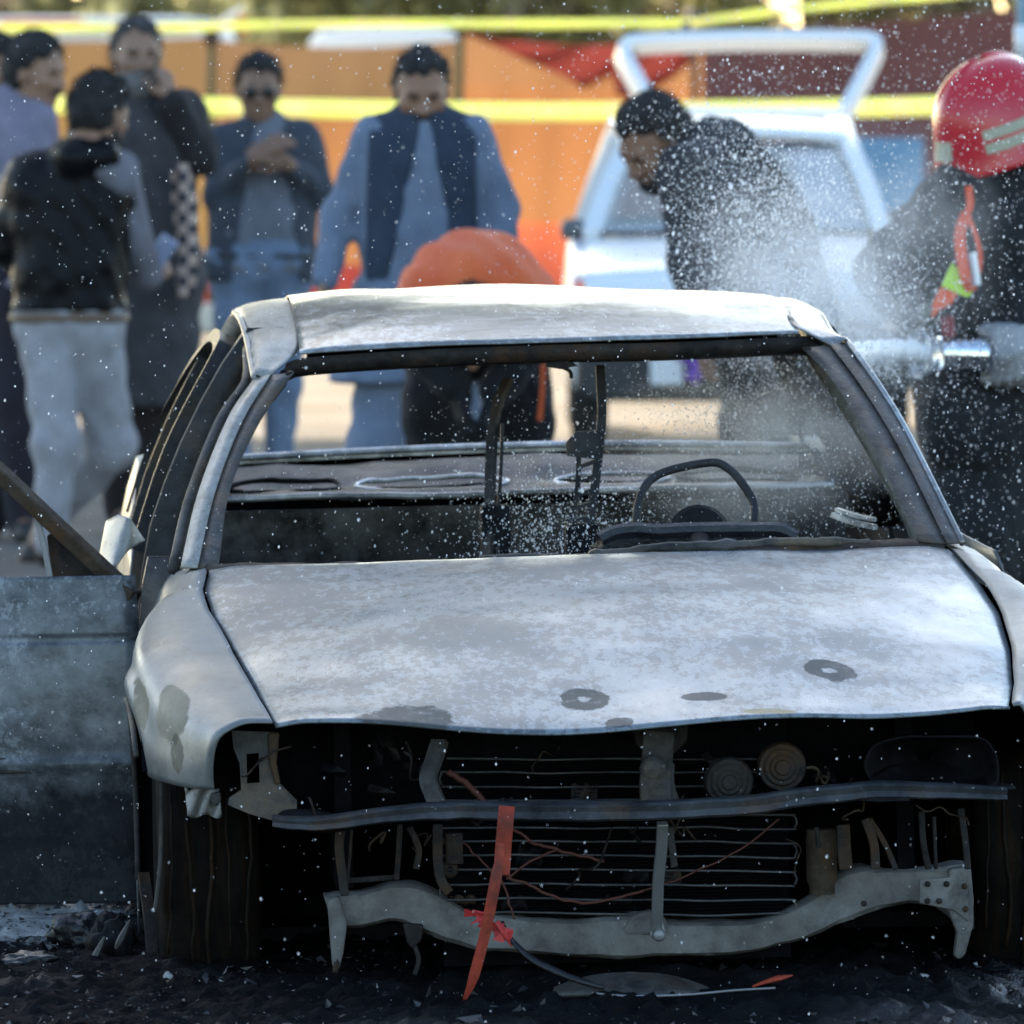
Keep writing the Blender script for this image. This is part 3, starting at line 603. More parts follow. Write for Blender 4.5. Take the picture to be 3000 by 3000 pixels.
for x, y in ((1750, 1668), (1820, 1672), (1750, 1700), (1772, 1700), (1822, 1715), (1630, 1705), (1786, 1668)): b = MB(); b.lathe([(0, .004), (.005, .003), (.0055, 0)], 10, Matrix.Translation(KF(x, y, .322)) @ Matrix.Rotation(R(90), 4, 'X')); b.obj('bolt', M['soot_rust'], o, True)
# rags hanging off the cross-member
sheet('loose_bracket', [(760, 1742), (800, 1745), (795, 1775), (778, 1790), (768, 1780)], .33, .02, M['soot_rust'])
b = MB(); b.tube([KF(780, 1780, .34), KF(790, 1810, .34), KF(782, 1840, .33)], .005, 6, 10); b.tube([KF(640, 1790, .34), KF(632, 1835, .33)], .006, 6, 6); b.obj('hanging_wire', M['soot_rust'], car, True)
# headlamp carrier panel left with its slot
outer = [(437, 1378), (525, 1382), (520, 1440), (528, 1478), (560, 1510), (560, 1528), (515, 1548), (470, 1535), (430, 1518), (432, 1505), (455, 1490), (452, 1440), (440, 1410)]
def plate_hole(name, out_pts, hole, v, depth, m):
    b = bmesh.new(); ov = [b.verts.new(p) for p in outl(out_pts, v)]; hv = [b.verts.new(p) for p in outl(hole, v)]
    eds = [b.edges.new((ov[i], ov[(i + 1) % len(ov)])) for i in range(len(ov))] + [b.edges.new((hv[i], hv[(i + 1) % len(hv)])) for i in range(len(hv))]
    bmesh.ops.triangle_fill(b, use_beauty=True, edges=eds)
    o = bm_obj(name, b, m, car); solid(o, depth, 0); return o
plate_hole('headlamp_panel', outer, [(465, 1422), (488, 1420), (490, 1476), (466, 1478)], .30, .012, M['grey_scale'])
sheet('headlamp_panel_flange', [(505, 1383), (528, 1383), (522, 1440), (530, 1478), (520, 1482), (508, 1440)], .285, .012, M['rusty'])
# crumpled tab hanging under the left wing
b = MB(); G = []
for i, fy in enumerate(np.linspace(1486, 1540, 9)):
    G.append([KF(352 + (415 - 352) * q + (fy - 1510) * .1, fy + 4 * math.sin(q * 9), .34 + .02 * math.sin(q * 14 + i * .7)) for q in np.linspace(0, 1, 16)])
o = mesh_obj('crumpled_tab', np.array([[list(p) for p in r] for r in G]).reshape(-1, 3), grid_faces(9, 16), M['pale_ash'], car); solid(o, .003, 0)
sheet('crumpled_tab_clip', [(395, 1498), (416, 1494), (418, 1512), (405, 1522), (398, 1515)], .32, .02, M['grey_scale'])
# grille brackets
b = MB(); b.strip([KF(830, 1398, .22), KF(818, 1435, .20), KF(808, 1468, .18), KF(818, 1500, .17), KF(826, 1518, .16)], .030, .012, 24); b.obj('grille_bracket', M['grey_scale'], car, True, 0, 40)
b = MB(); b.strip([KF(1243, 1380, .24), KF(1240, 1430, .22), KF(1236, 1480, .18), KF(1238, 1520, .15)], .055, .012, 20); b.strip([KF(1262, 1440, .23), KF(1262, 1480, .22), KF(1272, 1515, .2)], .02, .01, 10)
b.lathe([(0, .014), (.016, .012), (.024, .004), (.024, 0)], 16, Matrix.Translation(KF(1232, 1451, .19)) @ Matrix.Rotation(R(90), 4, 'X')); b.obj('bonnet_latch', M['grey_scale'], car, False, .003)
sheet('latch_plate', [(1192, 1372), (1300, 1366), (1296, 1400), (1270, 1425), (1225, 1425), (1200, 1405)], .27, .02, M['soot_rust'], .006)
b = MB(); b.strip([KF(1250, 1552, .17), KF(1248, 1600, .19), KF(1242, 1660, .22), KF(1240, 1720, .25), KF(1238, 1752, .27)], .020, .016, 24)
b.plate(outl([(1228, 1735), (1250, 1735), (1258, 1768), (1240, 1776), (1226, 1768)], .27), .012); b.lathe([(0, .01), (.010, .008), (.012, 0)], 12, Matrix.Translation(KF(1243, 1764, .262)) @ Matrix.Rotation(R(90), 4, 'X')); b.obj('latch_strut', M['steel'], car, False, .003)
b = MB(); b.strip([KF(1263, 1562, .2), KF(1268, 1600, .21), KF(1272, 1634, .22)], .012, .008, 10); b.obj('strut_clip', M['grey_scale'], car)
sheet('strut_foot', [(1175, 1752), (1195, 1725), (1225, 1718), (1250, 1725), (1262, 1745), (1255, 1764), (1180, 1766)], .335, .03, M['member'], .008)
# condenser: one serpentine pipe in front of a black core
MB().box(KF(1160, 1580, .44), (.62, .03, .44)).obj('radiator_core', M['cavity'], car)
b = MB(); fy0 = [1437, 1466.0, 1491, 1507, 1563, 1588, 1616, 1643, 1668, 1695, 1722, 1748]
b = MB()
rows_y = [1432, 1457, 1484, 1509, 1536, 1562, 1588, 1615, 1642, 1669, 1696, 1722]; pts = []
for k, fy in enumerate(rows_y):
    xs = (842, 1490) if k % 2 == 0 else (1490, 842)
    a, c = KF(xs[0], fy + (3 if xs[0] > 900 else 0), .36), KF(xs[1], fy + (3 if xs[1] > 900 else 0), .36)
    a.z += 0; pts += [a, a.lerp(c, .25), a.lerp(c, .5), a.lerp(c, .75), c]
    if k < len(rows_y) - 1:
        nx = KF(xs[1], rows_y[k + 1] + (3 if xs[1] > 900 else 0), .36); rr = (c.z - nx.z) / 2; sg = 1 if xs[1] > 900 else -1; pts += [Vector((c.x + sg * rr * math.sin(t_), c.y, (c.z + nx.z) / 2 + rr * math.cos(t_))) for t_ in np.linspace(0, math.pi, 9)[1:-1]]
pts = cr(pts, 900); pts[:, 2] += .0035 * fbm(pts * [7, 0, 9], 2); pts[:, 1] += .006 * fbm(pts * [5, 0, 5] + 4, 2); b.tube(pts, .0024, 6); b.obj('condenser_pipe', soot('pipe_metal', (.015, .015, .016), (.13, .13, .13), (.3, .6), 4, None, .4, spec=.3), car, True)
b = MB()
for k in range(46):
    z0 = KF(1160, 1428 + k * 6.6, .375); b.box((z0.x, z0.y, z0.z), (.60, .012, .0012))
b.obj('condenser_fins', M['cavity'], car)
# two horns
for x, y, v in ((1375, 1475, .20), (1475, 1447, .24)):
    b = MB(); b.lathe([(.0, .020), (.012, .020), (.014, .015), (.020, .016), (.024, .012), (.030, .013), (.034, .009), (.040, .010), (.043, .004), (.044, -.006), (.040, -.014), (.02, -.03), (0, -.03)], 40, Matrix.Translation(KF(x, y, v)) @ Matrix.Rotation(R(90), 4, 'X'))
    b.obj('horn', M['soot_rust'], car, True, 0, 45)
b = MB(); b.tube([KF(1515, 1450, .24), KF(1535, 1448, .25), KF(1545, 1458, .26), KF(1540, 1475, .27)], .003, 6, 14); b.obj('horn_wire', M['rusty'], car, True)
# right headlamp bowl
b = MB(); ring = [(1640, 1470), (1632, 1440), (1650, 1405), (1700, 1392), (1780, 1388), (1850, 1392), (1878, 1420), (1885, 1460), (1870, 1485), (1760, 1490), (1680, 1488)]
ro = cr(outl(ring + ring[:1], .24), 60); c = ro.mean(0); rows = np.array([ro + [0, .03, 0], ro, ro * .97 + c * .03 + [0, .004, 0], (ro - c) * .9 + c + [0, .05, 0], (ro - c) * .6 + c + [0, .12, 0], (ro - c) * .1 + c + [0, .14, 0]])
rows += .004 * fbm(rows * 20, 2)[..., None] * np.array([0, 1, .5]); o = mesh_obj('headlamp_bowl', rows.reshape(-1, 3), grid_faces(6, 60), M['soot'], car); solid(o, .003, 0)
# struts between bar and cross-member
def st(pts, v, w=.012, h=.01): MB().strip([KF(x, y, v) for x, y in pts], w * .8, h, 14).obj('nose_strut', M['soot_rust'], car, False, .002)
st([(644, 1556), (640, 1600), (646, 1650), (650, 1690)], .26, .02); st([(664, 1560), (660, 1620), (652, 1690)], .27, .006)
st([(755, 1555), (752, 1610), (748, 1660)], .26, .012); st([(772, 1560), (790, 1600), (785, 1640)], .27, .014); st([(650, 1662), (748, 1655)], .28, .006)
st([(826, 1555), (826, 1620), (832, 1660), (848, 1685)], .26, .022)
st([(1632, 1545), (1648, 1590), (1652, 1640)], .26, .020); st([(1640, 1545), (1668, 1590), (1690, 1640)], .28, .012)
st([(1738, 1530), (1742, 1590), (1752, 1640)], .27, .014); st([(1762, 1540), (1764, 1600), (1766, 1640)], .28, .008)
st([(1812, 1525), (1820, 1580), (1826, 1640)], .26, .014); st([(1540, 1560), (1545, 1600)], .28, .010)
st([(1590, 1555), (1592, 1600), (1596, 1640)], .3, .03, .02)
b = MB(); b.lathe([(.0, .05), (.022, .05), (.024, .03), (.024, -.03), (.020, -.036), (.020, -.05), (0, -.05)], 20, Matrix.Translation(KF(1550, 1625, .34)) @ Matrix.Scale(1.15, 4)); b.obj('receiver_canister', M['rusty'], car, True, 0, 40)
b = MB(); b.tube([KF(815, 1592, .3), KF(845, 1588, .3), KF(856, 1592, .29)], .008, 8, 8); b.box(KF(857, 1600, .29), (.030, .03, .055)); b.lathe([(.005, .01), (.014, .01), (.017, 0), (.005, 0)], 16, Matrix.Translation(KF(848, 1640, .3)) @ Matrix.Rotation(R(90), 4, 'X')); b.obj('pipe_union', M['soot_rust'], car, True, .004, 40)
# burnt wires drooping across the condenser
b = MB()
for pts, r_ in (([(960, 1560), (1010, 1590), (1080, 1610), (1140, 1625)], .003), ([(870, 1590), (910, 1625), (945, 1660)], .0018), ([(955, 1655), (1000, 1670), (1070, 1700), (1140, 1700), (1215, 1680)], .0028), ([(955, 1660), (1000, 1625), (1050, 1605)], .0022), ([(945, 1660), (958, 1690), (970, 1735)], .002), ([(1215, 1680), (1300, 1650), (1400, 1600), (1470, 1545)], .0018), ([(845, 1455), (880, 1480), (920, 1520)], .006)):
    p = cr([KF(x, y, .30) for x, y in pts], 24); p += .002 * fbm(p * 60, 2)[:, None]; b.tube(p, r_, 6)
b.obj('burnt_wire', plain('red_rust_wire', (.085, .022, .014), .7), car, True)
for k in range(16):
    x0, y0 = rng.uniform(430, 1850), rng.uniform(1395, 1600); dx, dy = rng.uniform(-120, 120), rng.uniform(10, 130); q = [KF(x0 + dx * w_ + rng.uniform(-14, 14), y0 + dy * w_ + 30 * math.sin(w_ * 3.1) * rng.uniform(-.5, 1), rng.uniform(.20, .30)) for w_ in np.linspace(0, 1, 6)]
    MB().tube(q, rng.uniform(.0012, .0030), 5, 28).obj('hanging_wire', M['soot_rust'] if k % 3 else M['rusty'], car, True)
for k in range(12):
    x0, y0 = rng.choice([rng.uniform(540, 830), rng.uniform(1300, 1640)]), rng.uniform(1385, 1500); a_ = rng.uniform(0, 3.14); l_ = rng.uniform(12, 34); w_ = rng.uniform(4, 11)
    ca, sa = math.cos(a_), math.sin(a_); MB().plate([KF(x0 + ca * l_ * sx - sa * w_ * sy, y0 + sa * l_ * sx + ca * w_ * sy, .30 + .03 * sx * sy) for sx, sy in ((-1, -1), (.2, -1.2), (1, -.6), (.8, 1), (-.3, .7), (-1, 1))], .008).obj('torn_bracket', M['soot'] if k % 2 else M['soot_rust'], car, False, .002)
for k in range(9):
    x0 = 860 + k * 66 + rng.uniform(-20, 20); y0 = rng.choice([1450, 1480, 1600, 1640, 1690])
    G = np.array([[list(KF(x0 + i * 7, y0 + j * 8 + 3 * math.sin(i * 2 + k), .37 + .006 * math.sin(i * 1.7 + j + k))) for i in range(8)] for j in range(int(3 + k % 4))]); o_ = mesh_obj('crushed_fin', G.reshape(-1, 3), grid_faces(G.shape[0], 8), M['soot_rust'] if k % 3 == 0 else M['soot'], car); solid(o_, .002, 0)
# dark lumps of engine and melted trim behind the openings
def lumps(name, pts, m, seed):
    b = MB()
    for k, (c, r_) in enumerate(pts):
        bm = bmesh.new(); bmesh.ops.create_icosphere(bm, subdivisions=3, radius=1); V = np.array([v.co[:] for v in bm.verts]); F = [tuple(v.index for v in f.verts) for f in bm.faces]; bm.free()
        V *= (1 + .22 * fbm(V * 1.6 + seed + k * 3.1, 4))[:, None]; b.add(V * np.array(r_) + np.array(c), F)
    return b.obj(name, m, car, True)
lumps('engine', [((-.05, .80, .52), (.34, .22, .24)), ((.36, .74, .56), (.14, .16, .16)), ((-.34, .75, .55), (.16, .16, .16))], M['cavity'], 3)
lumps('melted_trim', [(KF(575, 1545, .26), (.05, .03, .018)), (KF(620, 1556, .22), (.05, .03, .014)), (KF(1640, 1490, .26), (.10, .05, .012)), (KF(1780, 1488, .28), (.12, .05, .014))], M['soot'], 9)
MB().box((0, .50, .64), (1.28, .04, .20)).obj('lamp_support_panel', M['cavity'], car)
# lower wing / sill edge seen beside the tyre
b = MB(); b.strip([KF(305, 1478, .52), KF(304, 1560, .52), KF(301, 1640, .53), KF(292, 1720, .55)], .006, .02, 20); b.obj('splash_guard_edge', M['grey_scale'], car, True)

# ---- the open front door, swung forward on its hinges (skin towards us)
door = mesh_obj('front_door', *(lambda G: (G.reshape(-1, 3), grid_faces(G.shape[0], G.shape[1])))(np.array([[
    (-.83 - .012 - 1.06 * q + .012 * math.sin(k * 3), 1.60 + .10 * q + .10 * q * q - .030 * math.sin(math.pi * min(1, k * 1.2)) - .010 * math.exp(-((k - .57) / .02) ** 2) + .006 * math.exp(-((k - .19) / .006) ** 2),
     .895 - .012 * q * 0 + (.265 - .895) * k) for k in np.linspace(0, 1, 90)] for q in np.linspace(0, 1, 30)])), M['door'], car); solid(door, .005, 1)
door['label'] = 'open front door swung out, blue-grey and sooty towards its foot'
inner = MB().box((-1.36, 1.76, .58), (1.0, .012, .58), Matrix.Rotation(R(-9.5), 3, 'Z')); inner.obj('inner_door_panel', M['soot_rust'], door)
b = MB(); b.strip([KF(255, 1128, 1.60), KF(225, 1102, 1.62), KF(120, 1005, 1.64), KF(0, 893, 1.68), KF(-120, 790, 1.74)], .032, .028, 30); b.obj('window_frame', M['rusty'], door, False, .004)
b = MB(); b.strip([KF(98, 1110, 1.66), KF(85, 1040, 1.66), KF(66, 962, 1.66)], .012, .016, 10); b.obj('quarter_light_bar', M['steel'], door, False, .002)
b = MB(); b.plate(outl([(100, 1108), (88, 1010), (100, 1005), (118, 1022), (210, 1098), (218, 1108)], 1.68), .012); o = b.obj('mirror_mount_plate', M['soot_rust'], door, False, .003)
b = MB(); b.strip([KF(110, 1109, 1.62), KF(218, 1109, 1.61)], .012, .010, 10); b.obj('belt_edge', M['rusty'], door)
b = MB(); b.strip([(-.845, 1.592, .535), (-1.3, 1.63, .535), (-1.9, 1.78, .535)], .010, .032, 20); b.obj('side_moulding', M['dark_frame'], door, False, .003)
# bent panel curling out behind the hinge (burnt inner trim)
G = []
for q in np.linspace(0, 1, 14):
    a = [KF(182 + 20 * q, 1095 - 110 * q - 10 * math.sin(q * 3), 1.80 + .1 * q), KF(215 + 12 * q, 1072 - 100 * q, 1.72 + .1 * q), KF(240 + 6 * q, 1040 - 60 * q, 1.76), KF(272 - 30 * q, 1020 - 45 * q, 1.84)]
    G.append(cr(a, 14))
o = mesh_obj('curled_trim', np.array(G).reshape(-1, 3), grid_faces(14, 14), M['rail'], car); solid(o, .004, 0)

# ------------------------------------------------------------------ things lying in front of the car
def gpt(px, Y): return Vector(((px - 1500) * Y / FPX, Y, gz((px - 1500) * Y / FPX, Y)))
M['red_strip'] = soot('red_plastic', (.26, .032, .02), (.42, .075, .04), (.4, .7), 10, (.06, .03, .025))
red = empty('broken_red_strip', W(1360, 2950, 13.98)); b = MB()
def rel(p, o): return Vector(p) - o.location
b.strip([rel(W(1485, 2362, 13.99), red), rel(W(1480, 2420, 13.98), red), rel(W(1474, 2490, 13.985), red), rel(W(1470, 2565, 13.97), red)], .028, .008, 14); b.strip([rel(W(1466, 2470, 13.965), red), rel(W(1456, 2565, 13.96), red), rel(W(1446, 2640, 13.96), red)], .012, .007, 10); b.obj('upper_piece', M['red_strip'], red, False, .002)
b = MB(); P = cr([rel(W(1470, 2480, 13.96), red), rel(W(1448, 2600, 13.95), red), rel(W(1420, 2740, 13.96), red), rel(W(1385, 2870, 13.97), red), rel(W(1352, 2948, 13.99), red)], 24)
V, F = tube_data(P, np.interp(np.arange(24), [0, 4, 18, 23], [.006, .0115, .0105, .002]), 6, .5); b.add(V, F); b.obj('lower_piece', M['red_strip'], red, False)
tag(red, 'splintered red plastic strip leaning against the bumper bar with its tip on the ash', 'strip')
rag = MB(); bmv = []
for k in range(9):
    c = W(1395 + 12 * k - 6 * (k % 3), 2665 + 9 * k + 12 * (k % 2), 13.99); a = rng.uniform(-1, 1, (4, 3)) * [.022, .012, .020]
    rag.add([c + Vector(x) for x in a], [(0, 1, 2), (0, 2, 3), (0, 3, 1), (1, 3, 2)])
P = cr([W(1455, 2700, 13.99), W(1480, 2740, 13.99), W(1500, 2775, 14.0)], 8); rag.tube(P, [.012, .012, .011, .010, .009, .007, .005, .002], 6, None, .4)
tag(rag.obj('torn_red_plastic', plain('torn_red_plastic', (.5, .04, .04), .5), None, False), 'torn scrap of bright red plastic caught behind the leaning strip', 'scrap')
cab = MB(); P = cr([W(1470, 2700, 14.02), W(1500, 2755, 14.0), W(1560, 2810, 13.98), W(1640, 2850, 13.96), W(1720, 2880, 13.95), W(1800, 2900, 14.0)], 50)
cab.tube(P, np.interp(np.arange(50), [0, 20, 35, 49], [.004, .009, .008, .003]), 8, None, .6)
tag(cab.obj('black_cable', M['wet_black'], None, True), 'shiny black trim strip curling down from the cross-member to the ash', 'trim strip')
len_ = MB(); g0 = W(1850, 2890, 14.05); V = []
for i in range(9):
    r_ = i / 8
    for k in range(36):
        a = k / 36 * 2 * math.pi; V.append((g0.x + .135 * r_ * math.cos(a), g0.y + .10 * r_ * math.sin(a), g0.z + .030 * (1 - r_ ** 2) - .01 + .004 * math.sin(5 * a) * r_))
len_.add(V, grid_faces(9, 36, True)); o = len_.obj('melted_disc', soot('melted_glass', (.02, .02, .02), (.085, .08, .072), (.2, .45), 16, (.07, .035, .025), spec=.3), None, True); solid(o, .008, 0)
tag(o, 'melted grey lens-shaped cover lying flat on the ash in front of the radiator', 'cover')
wr = MB(); P = cr([W(1700, 2915, 14.0), W(1830, 2928, 13.9), W(2000, 2925, 13.9), W(2150, 2912, 13.95), W(2270, 2905, 14.0)], 40); P[:, 2] += .006; wr.tube(P, .0022, 6)
tag(wr.obj('bare_wire', M['steel'], None, True), 'thin bright bare wire lying on the ash below the melted cover', 'wire')
rs = MB(); P = cr([W(2205, 2890, 14.05), W(2260, 2872, 14.05), W(2320, 2858, 14.1)], 12); rs.tube(P, np.interp(np.arange(12), [0, 6, 11], [.004, .012, .003]), 6, None, .5)
tag(rs.obj('red_splinter', M['red_strip'], None, False), 'short charred red splinter lying on the ash right of the melted cover', 'splinter')
tp_ = MB(); P = cr([W(420, 2560, 14.75), W(436, 2680, 14.7), W(445, 2780, 14.62), W(452, 2860, 14.55)], 14); tp_.strip(P, .02, .012)
tag(tp_.obj('fallen_edge_trim', M['soot_rust'], None, False), 'charred edge trim hanging down beside the front tyre to the ground', 'trim')
def lump_thing(name, px, py, Y, r_, label, m, seed, sink=.3):
    bm = bmesh.new(); bmesh.ops.create_icosphere(bm, subdivisions=4, radius=1); V = np.array([v.co[:] for v in bm.verts]); F = [tuple(v.index for v in f.verts) for f in bm.faces]; bm.free()
    V *= (1 + .38 * fbm(V * 1.5 + seed, 5))[:, None]; V *= np.array(r_); c = W(px, py, Y); c.z = gz(c.x, Y) + r_[2] * (1 - sink)
    o = mesh_obj(name, V, F, m); o.location = c; tag(o, label, 'debris'); return o
lump_thing('charred_lump', 235, 2790, 14.9, (.055, .05, .04), 'largest charred lump on the ground between the painted puddle shine and the front tyre', M['wet_black'], 4)
lump_thing('charred_lump', 330, 2800, 14.7, (.042, .04, .055), 'upright charred lump with pale flecks close beside the front tyre', M['soot'], 14)
lump_thing('charred_lump', 95, 2850, 14.6, (.06, .05, .018), 'low flat charred lump on the ground at the near edge of the painted puddle shine', M['wet_black'], 24)
lump_thing('pale_stone', 490, 2925, 14.35, (.012, .012, .010), 'small pale stone on the black ash in front of the tyre', M['pale_ash'], 31, 0)
lump_thing('pale_stone', 1735, 2935, 13.8, (.008, .008, .007), 'tiny pale stone on the ash under the bare wire', M['pale_ash'], 35, 0)
lump_thing('pale_flake', 2690, 2880, 14.3, (.03, .015, .012), 'pale ash flake lying below the right-hand tow horn', M['pale_ash'], 39, 0)
for q, (px, py, Y) in enumerate(((285, 2790, 14.6), (360, 2740, 14.6))):
    b = MB(); P = cr([W(px - 20, py + 40, Y), W(px, py, Y), W(px + 22, py - 45, Y)], 8); b.tube(P, [.006, .012, .014, .014, .012, .010, .008, .004], 6, None, .5)
    tag(b.obj('grey_shard', M['grey_scale'], None, False), ('longer grey shard stuck in the char beside the painted puddle shine', 'grey shard leaning on the upright lump beside the tyre')[q], 'shard')
# countless crumbs of ash and glass
V = []; F = []
n = 5200; xs = rng.uniform(-1.5, 1.5, n); ys = rng.uniform(13.55, 16.0, n); sz = rng.gamma(1.5, .0014, n) + .0010
for x, y, r_ in zip(xs, ys, sz):
    o_ = len(V); a = rng.normal(0, 1, (4, 3)) * r_; z = gz(x, y) + .012
    V += [(x + p[0], y + p[1], z + abs(p[2])) for p in a]; F += [(o_, o_ + 1, o_ + 2), (o_, o_ + 2, o_ + 3), (o_, o_ + 3, o_ + 1), (o_ + 1, o_ + 3, o_ + 2)]
s_ = NT('ash_crumbs'); gi = s_.new('NewGeometry'); c = s_.ramp(gi.outputs['Random Per Island'], (.0, (.005, .005, .006)), (.82, (.018, .018, .02)), (.95, (.06, .057, .055)), (1., (.30, .29, .27))); s_.fin(c, .5)
tag(mesh_obj('ash_crumbs', V, F, s_.m, None, False), 'black and grey crumbs of ash scattered over the ground round the car', 'debris', None, 'stuff')
# ------------------------------------------------------------------ barrier of dyed cloth, poles, tape
def cloth_panel(name, px0, px1, Y, top, bot, m, label, sway=.10, sag=0.03, nu=60, nv=26, ph=0.0, lift=0):
    a, b_ = W(px0, top, Y), W(px1, top, Y); zb = W(px0, bot, Y).z; V = []
    for i in range(nv):
        for j in range(nu):
            q = j / (nu - 1); w = i / (nv - 1); x = a.x + (b_.x - a.x) * q; zt = a.z + lift * q - sag * math.sin(math.pi * q)
            z = zt + (zb - zt) * w
            y = Y + sway * math.sin(q * 3.1 + ph) * math.sin(math.pi * min(1, w + .1)) + .016 * math.sin(q * 31 + ph + w * 2) * (.3 + w) + .05 * float(vnoise([x * 1.6, z * 2, ph]))
            V.append((x, y, z))
    o = mesh_obj(name, V, grid_faces(nv, nu), m); tag(o, label, 'cloth screen', 'dyed cloth screens hung between poles'); return o
TAN, ORA, RED, MAR, MUS = (.16, .098, .048), (.28, .118, .045), (.20, .032, .028), (.15, .060, .062), (.215, .128, .045)
def zramp(*st): return [(z / 2.0, c) for z, c in st]
cloth_panel('cloth_screen', -260, 640, 55, 108, 905, translucent('mustard_cloth', MUS, .62, .8, zramp((.05, RED), (.42, RED), (.46, MUS), (1.45, MUS), (1.50, TAN), (2.0, TAN))), 'mustard cloth screen with a red lower border, hung behind the bearded man', ph=1)
cloth_panel('cloth_screen', 640, 1348, 55.0, 118, 905, translucent('orange_tan_cloth', ORA, .62, .8, zramp((.05, RED), (.34, RED), (.37, (.29, .122, .048)), (1.32, (.28, .125, .05)), (1.46, TAN), (2.0, (.17, .10, .055)))), 'tan topped orange cloth screen hung behind the two middle men', ph=2.2, sag=.05)
cloth_panel('cloth_screen', 1348, 2060, 55.0, 92, 905, translucent('orange_cloth', ORA, .66, .8, zramp((.05, RED), (.62, (.42, .10, .045)), (.66, (.30, .125, .048)), (1.50, (.30, .125, .048)), (1.62, (.26, .125, .055)), (2.0, (.24, .12, .055)))), 'plain bright orange cloth screen right of the middle pole', ph=3.5, sag=.16)
cloth_panel('cloth_screen', 2060, 3300, 53.5, 95, 905, plain('maroon_cloth', MAR, .9, 0, .35, 3, .3, .02), 'dark maroon cloth screen rising to the right behind the raised tailgate', ph=.3, lift=.24)
# red swag draped over the orange cloth
V = []
for i in range(16):
    for j in range(40):
        q = j / 39; top = 95 + 38 * math.sin(math.pi * q); bot = np.interp(q, [0, .12, .28, .42, .5, .62, .64, .72, .86, 1], [102, 135, 185, 225, 262, 215, 285, 282, 235, 150])
        p = W(1365 + (2060 - 1365) * q, top + (bot - top) * i / 15, 54.6); V.append((p.x, p.y + .05 * math.sin(q * 20 + i * .3), p.z))
tag(mesh_obj('red_swag', V, grid_faces(16, 40), translucent('red_cloth', (.22, .028, .03), .45)), 'loose red cloth swag drooping over the top of the orange screen', 'cloth')
pm = plain('olive_bamboo', (.10, .095, .035), .7)
for px, py, lab, tilt in ((620, 112, 'olive pole at the seam of the mustard screen', .04), (1350, 84, 'olive pole topped with a dark knot between tan and orange screens', .06), (2035, 60, 'brown pole at the seam of the orange and maroon screens', 0), (-230, 100, 'pole at the far end of the mustard screen', 0)):
    b = MB(); p = W(px, py, 54.4); t = empty('screen_pole', (p.x, 54.4, 0)); 
    b.tube([(-.0, 0, 0), (-tilt * .3, 0, p.z * .5), (0, 0, p.z)], [.030, .028, .026], 10, None); b.obj('pole', pm if px != 2035 else plain('brown_pole', (.16, .09, .04)), t, True)
    k = MB(); k.lathe([(0, .07), (.05, .06), (.06, .02), (.05, -.03), (.03, -.05)], 14, Matrix.Translation((0, 0, p.z))); k.obj('knot', plain('dark_knot', (.05, .03, .03)), t, True)
    tag(t, lab, 'pole', 'poles holding the cloth screens')
tm = NT('yellow_tape'); c_ = tm.mix(tm.ramp(tm.noise(6, 3, .5, tm.coord((1, 1, 0))), (.5, 0.), (.56, 1.)), (.90, .93, .40), (.92, .88, .48))
d_ = tm.new('BsdfDiffuse'); t_ = tm.new('BsdfTranslucent'); x_ = tm.new('MixShader'); x_.inputs[0].default_value = .5
for q in (d_, t_): tm.l.new(c_, q.inputs[0])
tm.l.new(d_.outputs[0], x_.inputs[1]); tm.l.new(t_.outputs[0], x_.inputs[2]); tm.l.new(x_.outputs[0], tm.out.inputs[0])
def tape(pts, Y, w, label):
    P = cr([W(x, y, Y) for x, y in pts], 60); V = []
    for i, p in enumerate(P):
        tw = .012 * math.sin(i * .5)
        V += [(p[0], p[1] + tw, p[2] + w / 2), (p[0], p[1] - tw, p[2] - w / 2)]
    o = mesh_obj('barrier_tape', V, grid_faces(60, 2), tm.m); tag(o, label, 'tape', 'yellow barrier tapes'); solid(o, .0006, 0); return o
tape([(-300, 306), (130, 306), (700, 314), (1300, 325), (1700, 327), (2400, 318), (2800, 309), (3300, 300)], 47, .105, 'wide yellow tape stretched at chest height behind the row of men')
tape([(-300, 82), (400, 80), (1000, 70), (1350, 70), (1990, 68), (2040, 66)], 53.8, .055, 'thin yellow tape running level along the top of the screens')
tape([(2040, 66), (2300, 30), (2700, -8), (3200, -50)], 53.0, .05, 'yellow tape climbing to the right above the maroon screen')

